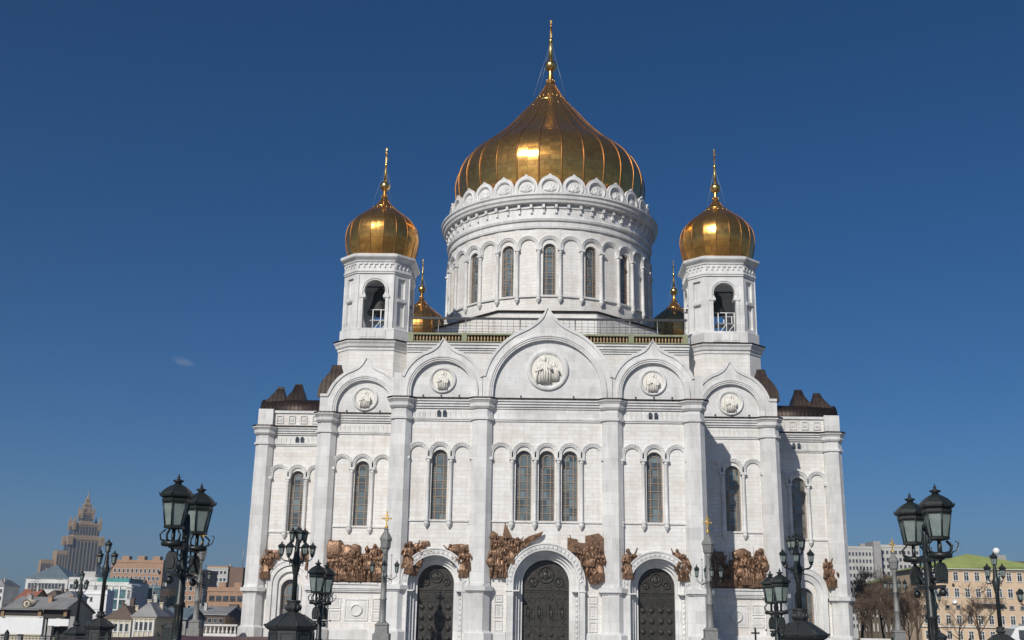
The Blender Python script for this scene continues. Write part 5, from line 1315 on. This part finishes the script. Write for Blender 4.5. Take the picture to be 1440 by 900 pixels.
t, W, H = bld('ochre_house', 'small ochre gabled house behind the grey sheet roof at the far left', 'house', 24, 46, 842, 140, 9, -6, YELLOW, 'gable', facade('red_brown_roof', (.30, .12, .08)), 2.4)
windows(t, grid(.3, W-.3, 4, [H-2.2]), .7, 1.2)
t, W, H = bld('ochre_house', 'smaller ochre house with low hipped roof below the long white building', 'house', 64, 80, 838, 150, 8, -6, YELLOW, 'hip', BROWNR, 1.5)
windows(t, grid(.3, W-.3, 3, [H-2.2]), .8, 1.2)
t, W, H = bld('white_house', 'little white house with dark windows behind the ochre house', 'house', 82, 104, 838, 130, 8, -6, WHITEW, 'hip', GREYR, 1.2)
windows(t, grid(.3, W-.3, 4, [H-2.0]), .7, 1.1, False, GREYR)
t, W, H = bld('far_house', 'hazy pale house at the extreme left below the sky', 'house', -14, 6, 823, 330, 14, -6, WHITEW, 'hip', GREYR, 2.5)
windows(t, grid(.4, W-.4, 4, [H-3, H-6]), 1.2, 1.7, False)
t, W, H = bld('depot_shed', 'low grey-roofed shed left of the cathedral behind the balustrade', 'shed', 222, 262, 868, 90, 12, -6, GREYC, 'gable', BLUER, 1.9)
windows(t, grid(.4, W-.4, 5, [H-2.2]), .8, 1.0, False, GREYR)
t, W, H = bld('depot_shed', 'long low shed with pale grey roof right behind the left cross column', 'shed', 258, 318, 862, 120, 14, -6, BROWNR, 'gable', GREYR, 1.6)
windows(t, grid(.4, W-.4, 7, [H-2.0]), .9, 1.0, False, GREYR)
# pavilion with white banners at the left edge
t = thing('street_pavilion', 'dark pavilion with white panels and brown fascia at the bottom left corner', 'pavilion', (0, 0, 0)); Y = 2
def seg(px0, px1, y0, y1, name, mat, d0, d1):
    a = at(px0, y0, Y); b_ = at(px1, y1, Y); return MB().box(a.x, b_.x, Y+d0, Y+d1, b_.z, a.z).build(name, mat, t)
seg(-12, 58, 867, 892, 'banner', WHITEB, 0, .3); seg(67, 95, 870, 880.5, 'banner', WHITEB, .2, .5); seg(-12, 58, 857, 866.5, 'fascia', DARKP, -.1, .4); seg(61, 96, 857, 869.5, 'fascia', DARKP, .1, .6)
seg(-14, 100, 854, 856.5, 'roof', GREYR, -.8, 9); seg(60, 92, 881, 897, 'dark_opening', DARKP, 1.5, 2)
for px in (5, 57, 93): seg(px-1.6, px+1.6, 857, 866.8, 'bracket', facade('tan_timber', (.30, .20, .12)), -.25, 0)
for px in (1, 24, 60, 66, 97): seg(px-1.1, px+1.1, 866.8 if px in (60, 66, 97) else 892, 915, 'pillar', GREYC, .3, 1)

# right side: peach building with its receding wing, high-rise, radome
Y = 98
t, W, H = bld('peach_building', 'long peach building with rows of white windows and a green hipped roof', 'building', 1290, 1490, 799, Y, 16, -.3, PEACH, None)
r_ = MB(); zt = at(1361, 781, Y+8).z+.3; xc = at(1361, 781, Y+8).x-at(1290, 799, Y).x
r_.rings([[(-.6, -.6, H-.1), (W, -.6, H-.1), (W, 16.6, H-.1), (-.6, 16.6, H-.1)], [(xc-.2, 7.9, H+zt-H-.0+.3-.0), (W, 7.9, H+1.2), (W, 8.1, H+1.2), (xc-.2, 8.1, zt+.3)]], True, True, False); r_.build('roof', GREENR, t)
zr = lambda py: at(1390, py, Y).z+.3; sx_ = (at(1358, 830, Y).x-at(1343, 830, Y).x); x0 = at(1302, 850, Y).x-at(1290, 799, Y).x
ncol = int((W-1)/sx_); xs = [x0+sx_*k for k in range(-0, ncol)]; xs = [x for x in xs if x < W-1]
windows(t, [(x, zr(py)) for py in (817.5, 840.5, 878.5, 901) for x in xs], 1.05, 1.8)
sq = None
for x in xs:
    if sq is None: sq = wnd(t, .9, .75, (x, 0, zr(857)), 0, False, GREYR, 'small_window')
    else: dup(sq, t, (x, 0, zr(857)))
MB().box(-.1, W, -.3, .0, zr(881.5)-.18, zr(881.5)+.02).box(-.2, W, -.35, .0, H-.25, H+.05).build('string_course', WHITEW, t)
xb = [at(p, 845, Y).x-at(1290, 799, Y).x for p in (1366, 1411)]; bb = MB(); bb.box(xb[0], xb[1], -1.3, .05, zr(848)-.2, zr(848)); bb.build('balcony', GREYC, t)
br_ = MB(); br_.tube((xb[0], -1.25, zr(848)+.9), (xb[1], -1.25, zr(848)+.9), .04)
for k in range(20): x = xb[0]+(xb[1]-xb[0])*k/19; br_.tube((x, -1.25, zr(848)), (x, -1.25, zr(848)+.9), .02, n=4)
br_.build('balcony_rail', IRON, t)
for k in (1, 2, 6): MB().box(xs[k]-.35, xs[k]+.35, -.45, -.02, zr(819.5), zr(817)).build('air_conditioner', WHITEP, t)
sdw = MB(); ring_xz(sdw, at(1341, 846, Y).x-at(1290, 799, Y).x, zr(846), [(.0, -.25), (.35, -.35), (.5, -.45)], 16, 0); sdw.build('satellite_dish', WHITEP, t)
rb = MB(); xr = at(1402, 785, Y+10).x-at(1290, 799, Y).x; zr2 = at(1402, 775, Y+10).z+.3
rb.box(xr-1.3, xr+1.3, 8.5, 11.5, H, zr2-.9); rb.build('roof_hut', GREYC, t); MB().sphere((xr, 10, zr2), .72, 16, 12).build('radome', WHITEP, t)
MB().box(xr+1.3, xr+6, 8, 12, H+1.2, H+2.1).build('roof_hatch', BROWNR, t)
an = MB(); xa = at(1347, 770, Y+8).x-at(1290, 799, Y).x; an.tube((xa, 8, H+1), (xa, 8, H+6.2), .05, n=5); an.tube((xa-.9, 8, H+5), (xa+.9, 8, H+5), .04, n=4); an.build('antenna', STEEL, t)
# wing running away to the left
a = at(1288, 802, Y+4.5); b_ = at(1203, 826, Y+95); ang = math.atan2(b_.y-a.y, b_.x-a.x); L = math.hypot(b_.x-a.x, b_.y-a.y)
t = thing('ochre_wing_building', 'long yellowish building receding behind the bare trees with a green roof edge', 'building', (a.x, a.y, -.3), ang)
WM = facade('yellow_grey_stucco', (.40, .31, .19)); MB().box(0, L, -12, -.02, -3, H-.6).build('wall', WM, t)
rr_ = MB(); rr_.rings([[(0, .5, H-.7), (L, .5, H-.7), (L, -12.5, H-.7), (0, -12.5, H-.7)], [(0, -5.9, H+1.6), (L, -5.9, H+1.6), (L, -6.1, H+1.6), (0, -6.1, H+1.6)]], True, True, False); rr_.build('roof', GREENR, t)
w0 = None
for k in range(14):
    for z in (2.0, 5.4, 8.6, 11.8):
        if z > H-2.4: continue
        if w0 is None: w0 = wnd(t, 1.4, 1.9, (3+L/14*k, 0, z), pi)
        else: dup(w0, t, (3+L/14*k, 0, z), pi)
t, W, H = bld('high_rise', 'pale high-rise apartment slab with window bands behind the bare trees', 'apartment block', 1187, 1230, 770, 400, 14, -6, PALEP, 'flat', GREYR)
def bands(t, W, H, n, rows):
    windows(t, [(W*(i+.5)/n, H-3.6-3.25*k) for k in range(rows) for i in range(n)], W/n*.62, 1.6, False, GREYC)
bands(t, W, H, 9, 11)
p_ = at(1238, 761, 398); q_ = at(1228, 761, 398); o0 = Vector(t.location)
MB().box(q_.x-o0.x, p_.x-o0.x, -2, 12, -3, p_.z+6).build('stair_tower', GREYC, t); MB().box(W*.6, W*.75, 3, 6, H+.1, H+2.2).build('roof_hut', GREYC, t)
t, W, H = bld('high_rise', 'second pale high-rise slab right of the grey stair tower', 'apartment block', 1238, 1292, 768, 404, 14, -6, PALEP, 'flat', GREYR)
bands(t, W, H, 9, 11)

# minibus at the right edge
def minibus(loc, label):
    t = thing('minibus', label, 'minibus', loc); L = 6.2; w_ = 2.1
    prof = [(0, .45), (0, 1.3), (.35, 1.5), (1.05, 2.55), (1.5, 2.72), (L-.25, 2.72), (L, 2.5), (L, .45)]
    b_ = MB(); b_.rings([[(x, 0, z) for x, z in prof], [(x, w_, z) for x, z in prof]], True, True, False); b_.build('body', WHITEP, t)
    st = MB().box(.1, L-.02, -.02, .0, 1.05, 1.3); st.build('red_stripe', plain('red_paint', (.5, .04, .04), .4, 0, .1), t)
    for x0, x1 in ((1.25, 2.3), (2.5, 3.6), (3.8, 4.8), (5.0, 5.9)): MB().box(x0, x1, -.025, .02, 1.5, 2.35).build('window', DGLASS, t)
    wz = MB(); q = [wz.vert(p) for p in ((.36, .12, 1.56), (.36, w_-.12, 1.56), (.98, w_-.12, 2.46), (.98, .12, 2.46))]; q2 = [wz.vert(p) for p in ((.32, .12, 1.58), (.32, w_-.12, 1.58), (.94, w_-.12, 2.48), (.94, .12, 2.48))]; wz.face(q); wz.face(q2)
    for k in range(4): wz.face((q[k], q[(k+1) % 4], q2[(k+1) % 4], q2[k]))
    wz.build('windscreen', DGLASS, t)
    MB().box(2.0, 5.4, .4, w_-.4, 2.73, 2.95).build('roof_box', GREYC, t)
    for x in (1.2, 4.9):
        for y in (.0, w_-.22):
            wh = MB(); ring_xz(wh, x, .38, [(.0, 0), (.2, 0), (.38, .0), (.38, .22), (0, .22)], 20, y-.02); o = wh.build('wheel', DARKP, t)
    for y in (.25, w_-.25): h = MB(); h.sphere((0.02, y, 1.0), .15, 10, 8, (.4, 1, .8)); h.build('headlight', FROST, t)
Y = CAM.y+110; p = at(1413, 880, Y); minibus((p.x, Y, max(0, p.z-2.72)), 'white minibus with a dark windscreen at the bottom right corner')

# ------------------------------------------------------------------ bare trees
BARK = plain('grey_brown_bark', (.085, .062, .048), .9, 0, .35, 3, .1); TWIG = plain('brown_twigs', (.19, .135, .095), .9, 0, .35, 1.2, .1)
PROTO = {}
def bare_tree(loc, H, seed, label, spread=.5, dens=1., group='bare trees right of the cathedral', twig=.018):
    key = (seed % 4, spread, dens)
    t = thing('bare_tree', label, 'tree', loc, (seed*1.7) % 6, group)
    if key in PROTO:
        for src in PROTO[key]:
            o = src.copy(); S.collection.objects.link(o); o.parent = t; o.scale = (H/12, H/12, H/12)
        return
    rnd = random.Random(seed); tr = MB(); tw = MB(); top = [0]
    def grow(p, d, L, r, lev):
        pts = [p]; q = p.copy(); dd = d.copy(); ns = (5, 4, 4, 3, 2, 1)[lev]
        for k in range(ns):
            dd = (dd+Vector((rnd.uniform(-1, 1), rnd.uniform(-1, 1), rnd.uniform(-.4, .8)))*.14).normalized(); q = q+dd*L/ns; pts.append(q.copy())
        top[0] = max(top[0], q.z)
        rad = [r*(1-.5*k/ns) for k in range(ns+1)]
        (tr if lev < 2 else tw).path(pts, rad, 7 if lev < 2 else (4 if lev < 3 else 3), lev < 2)
        if lev >= 5: return
        nb = int((8, 5, 5, 5, 4)[lev]*dens+.5)
        for k in range(nb):
            f_ = rnd.uniform(.35, 1) if lev else rnd.uniform(.28, 1); i = min(ns-1, int(f_*ns)); s_ = pts[i].lerp(pts[i+1], f_*ns-i)
            az = rnd.random()*2*pi; side = Vector((cos(az), sin(az), 0)); up = (pts[i+1]-pts[i]).normalized()
            nd = (up*rnd.uniform(.5, 1.0)+side*spread*rnd.uniform(.6, 1.5)+Vector((0, 0, .3))).normalized()
            grow(s_, nd, L*rnd.uniform(.48, .72), max(twig*.7, rad[i]*.5), lev+1)
    grow(Vector((0, 0, -.1)), Vector((rnd.uniform(-.06, .06), rnd.uniform(-.06, .06), 1)), 5.2, .2, 0)
    k = 12/top[0]
    for m_ in (tr, tw): m_.v = [v*k for v in m_.v]
    PROTO[key] = [tr.build('trunk', BARK, t), tw.build('crown', TWIG, t)]
    for o in PROTO[key]: o.scale = (H/12, H/12, H/12)
TS = [(1206, 792, 60, 21, 'bare brown tree beside the right corner of the cathedral'), (1222, 812, 36, 22, 'low bushy bare tree in front of the ochre wing building'), (1238, 800, 66, 23, 'bare tree just left of the right cross column'),
      (1262, 798, 56, 24, 'bare tree just right of the right cross column'), (1284, 808, 44, 25, 'bare tree behind the tall right twin lantern lamp'), (1216, 830, 24, 26, 'short dense bare tree at the iron railing'), (1248, 826, 30, 27, 'short bare tree between the column and the iron railing'), (1274, 832, 28, 28, 'short bare tree below the green roof edge')]
for px, py, Y, sd, lab in TS:
    p = at(px, py, Y); bare_tree((p.x, Y, 0), p.z, sd, lab, .62, .92)
p = at(1372, 812, 20); bare_tree((p.x, 20, 0), p.z*.98, 31, 'wide bare tree with thick limbs before the peach building', .85, .75, None, .03)
p = at(1345, 838, 30); bare_tree((p.x, 30, 0), p.z, 32, 'small bare tree left of the wide one before the peach building', .7, .8, None)
for px, py, Y, sd, lab in ((322, 862, 60, 41, 'small bare shrub-like tree behind the left balustrade'), (306, 866, 70, 42, 'bare tree between the shed and the balustrade'), (100, 848, 110, 43, 'small bare tree before the blank white hall'), (132, 858, 100, 44, 'bare tree on the slope under the white hall'), (168, 858, 90, 45, 'bare tree just above the cream old house'), (14, 838, 170, 46, 'bare tree at the far left edge behind the grey roof'), (55, 840, 160, 47, 'dark bare tree between the two ochre houses'), (240, 858, 110, 48, 'bare tree behind the low blue-roofed shed')):
    p = at(px, py, Y); bare_tree((p.x, Y, -6), p.z+6, sd, lab, .6, .9, 'bare trees on the low ground to the left')

# ------------------------------------------------------------------ haze: the air between here and the far skyscraper
def haze():
    m_ = bpy.data.materials.new('haze_air'); m_.use_nodes = True; n = m_.node_tree.nodes; n.remove(n['Principled BSDF'])
    v = n.new('ShaderNodeVolumePrincipled'); v.inputs['Color'].default_value = (.62, .80, 1.0, 1); v.inputs['Density'].default_value = .00017; v.inputs['Anisotropy'].default_value = .2
    m_.node_tree.links.new(v.outputs[0], n['Material Output'].inputs['Volume'])
    tag(MB().box(-3020, 3020, -420, 3220, -9.5, 215).build('haze', m_), kind='stuff')
haze()

def cloud():
    c = at(258, 509, 4200); m_ = bpy.data.materials.new('thin_cloud'); m_.use_nodes = True; n = m_.node_tree.nodes; l = m_.node_tree.links; n.remove(n['Principled BSDF'])
    v = n.new('ShaderNodeVolumePrincipled'); v.inputs['Color'].default_value = (1, 1, 1, 1)
    tc = n.new('ShaderNodeTexCoord'); ns = n.new('ShaderNodeTexNoise'); ns.inputs['Scale'].default_value = 2.4; ns.inputs['Detail'].default_value = 4
    ln = n.new('ShaderNodeVectorMath'); ln.operation = 'LENGTH'; l.new(tc.outputs['Object'], ln.inputs[0]); l.new(tc.outputs['Object'], ns.inputs['Vector'])
    a = n.new('ShaderNodeMath'); a.operation = 'MULTIPLY_ADD'; l.new(ln.outputs['Value'], a.inputs[0]); a.inputs[1].default_value = -.55; l.new(ns.outputs['Fac'], a.inputs[2])
    b = n.new('ShaderNodeMath'); b.operation = 'MULTIPLY'; b.use_clamp = False; b.inputs[1].default_value = .012; mx = n.new('ShaderNodeMath'); mx.operation = 'MAXIMUM'; mx.inputs[1].default_value = 0
    l.new(a.outputs[0], mx.inputs[0]); l.new(mx.outputs[0], b.inputs[0]); l.new(b.outputs[0], v.inputs['Density']); l.new(v.outputs[0], n['Material Output'].inputs['Volume'])
    o = MB().sphere((0, 0, 0), 1, 16, 10).build('cloud', m_); o.location = c; o.scale = (62, 60, 20); o.rotation_euler = (0, R(14), 0); tag(o, kind='stuff')
cloud()
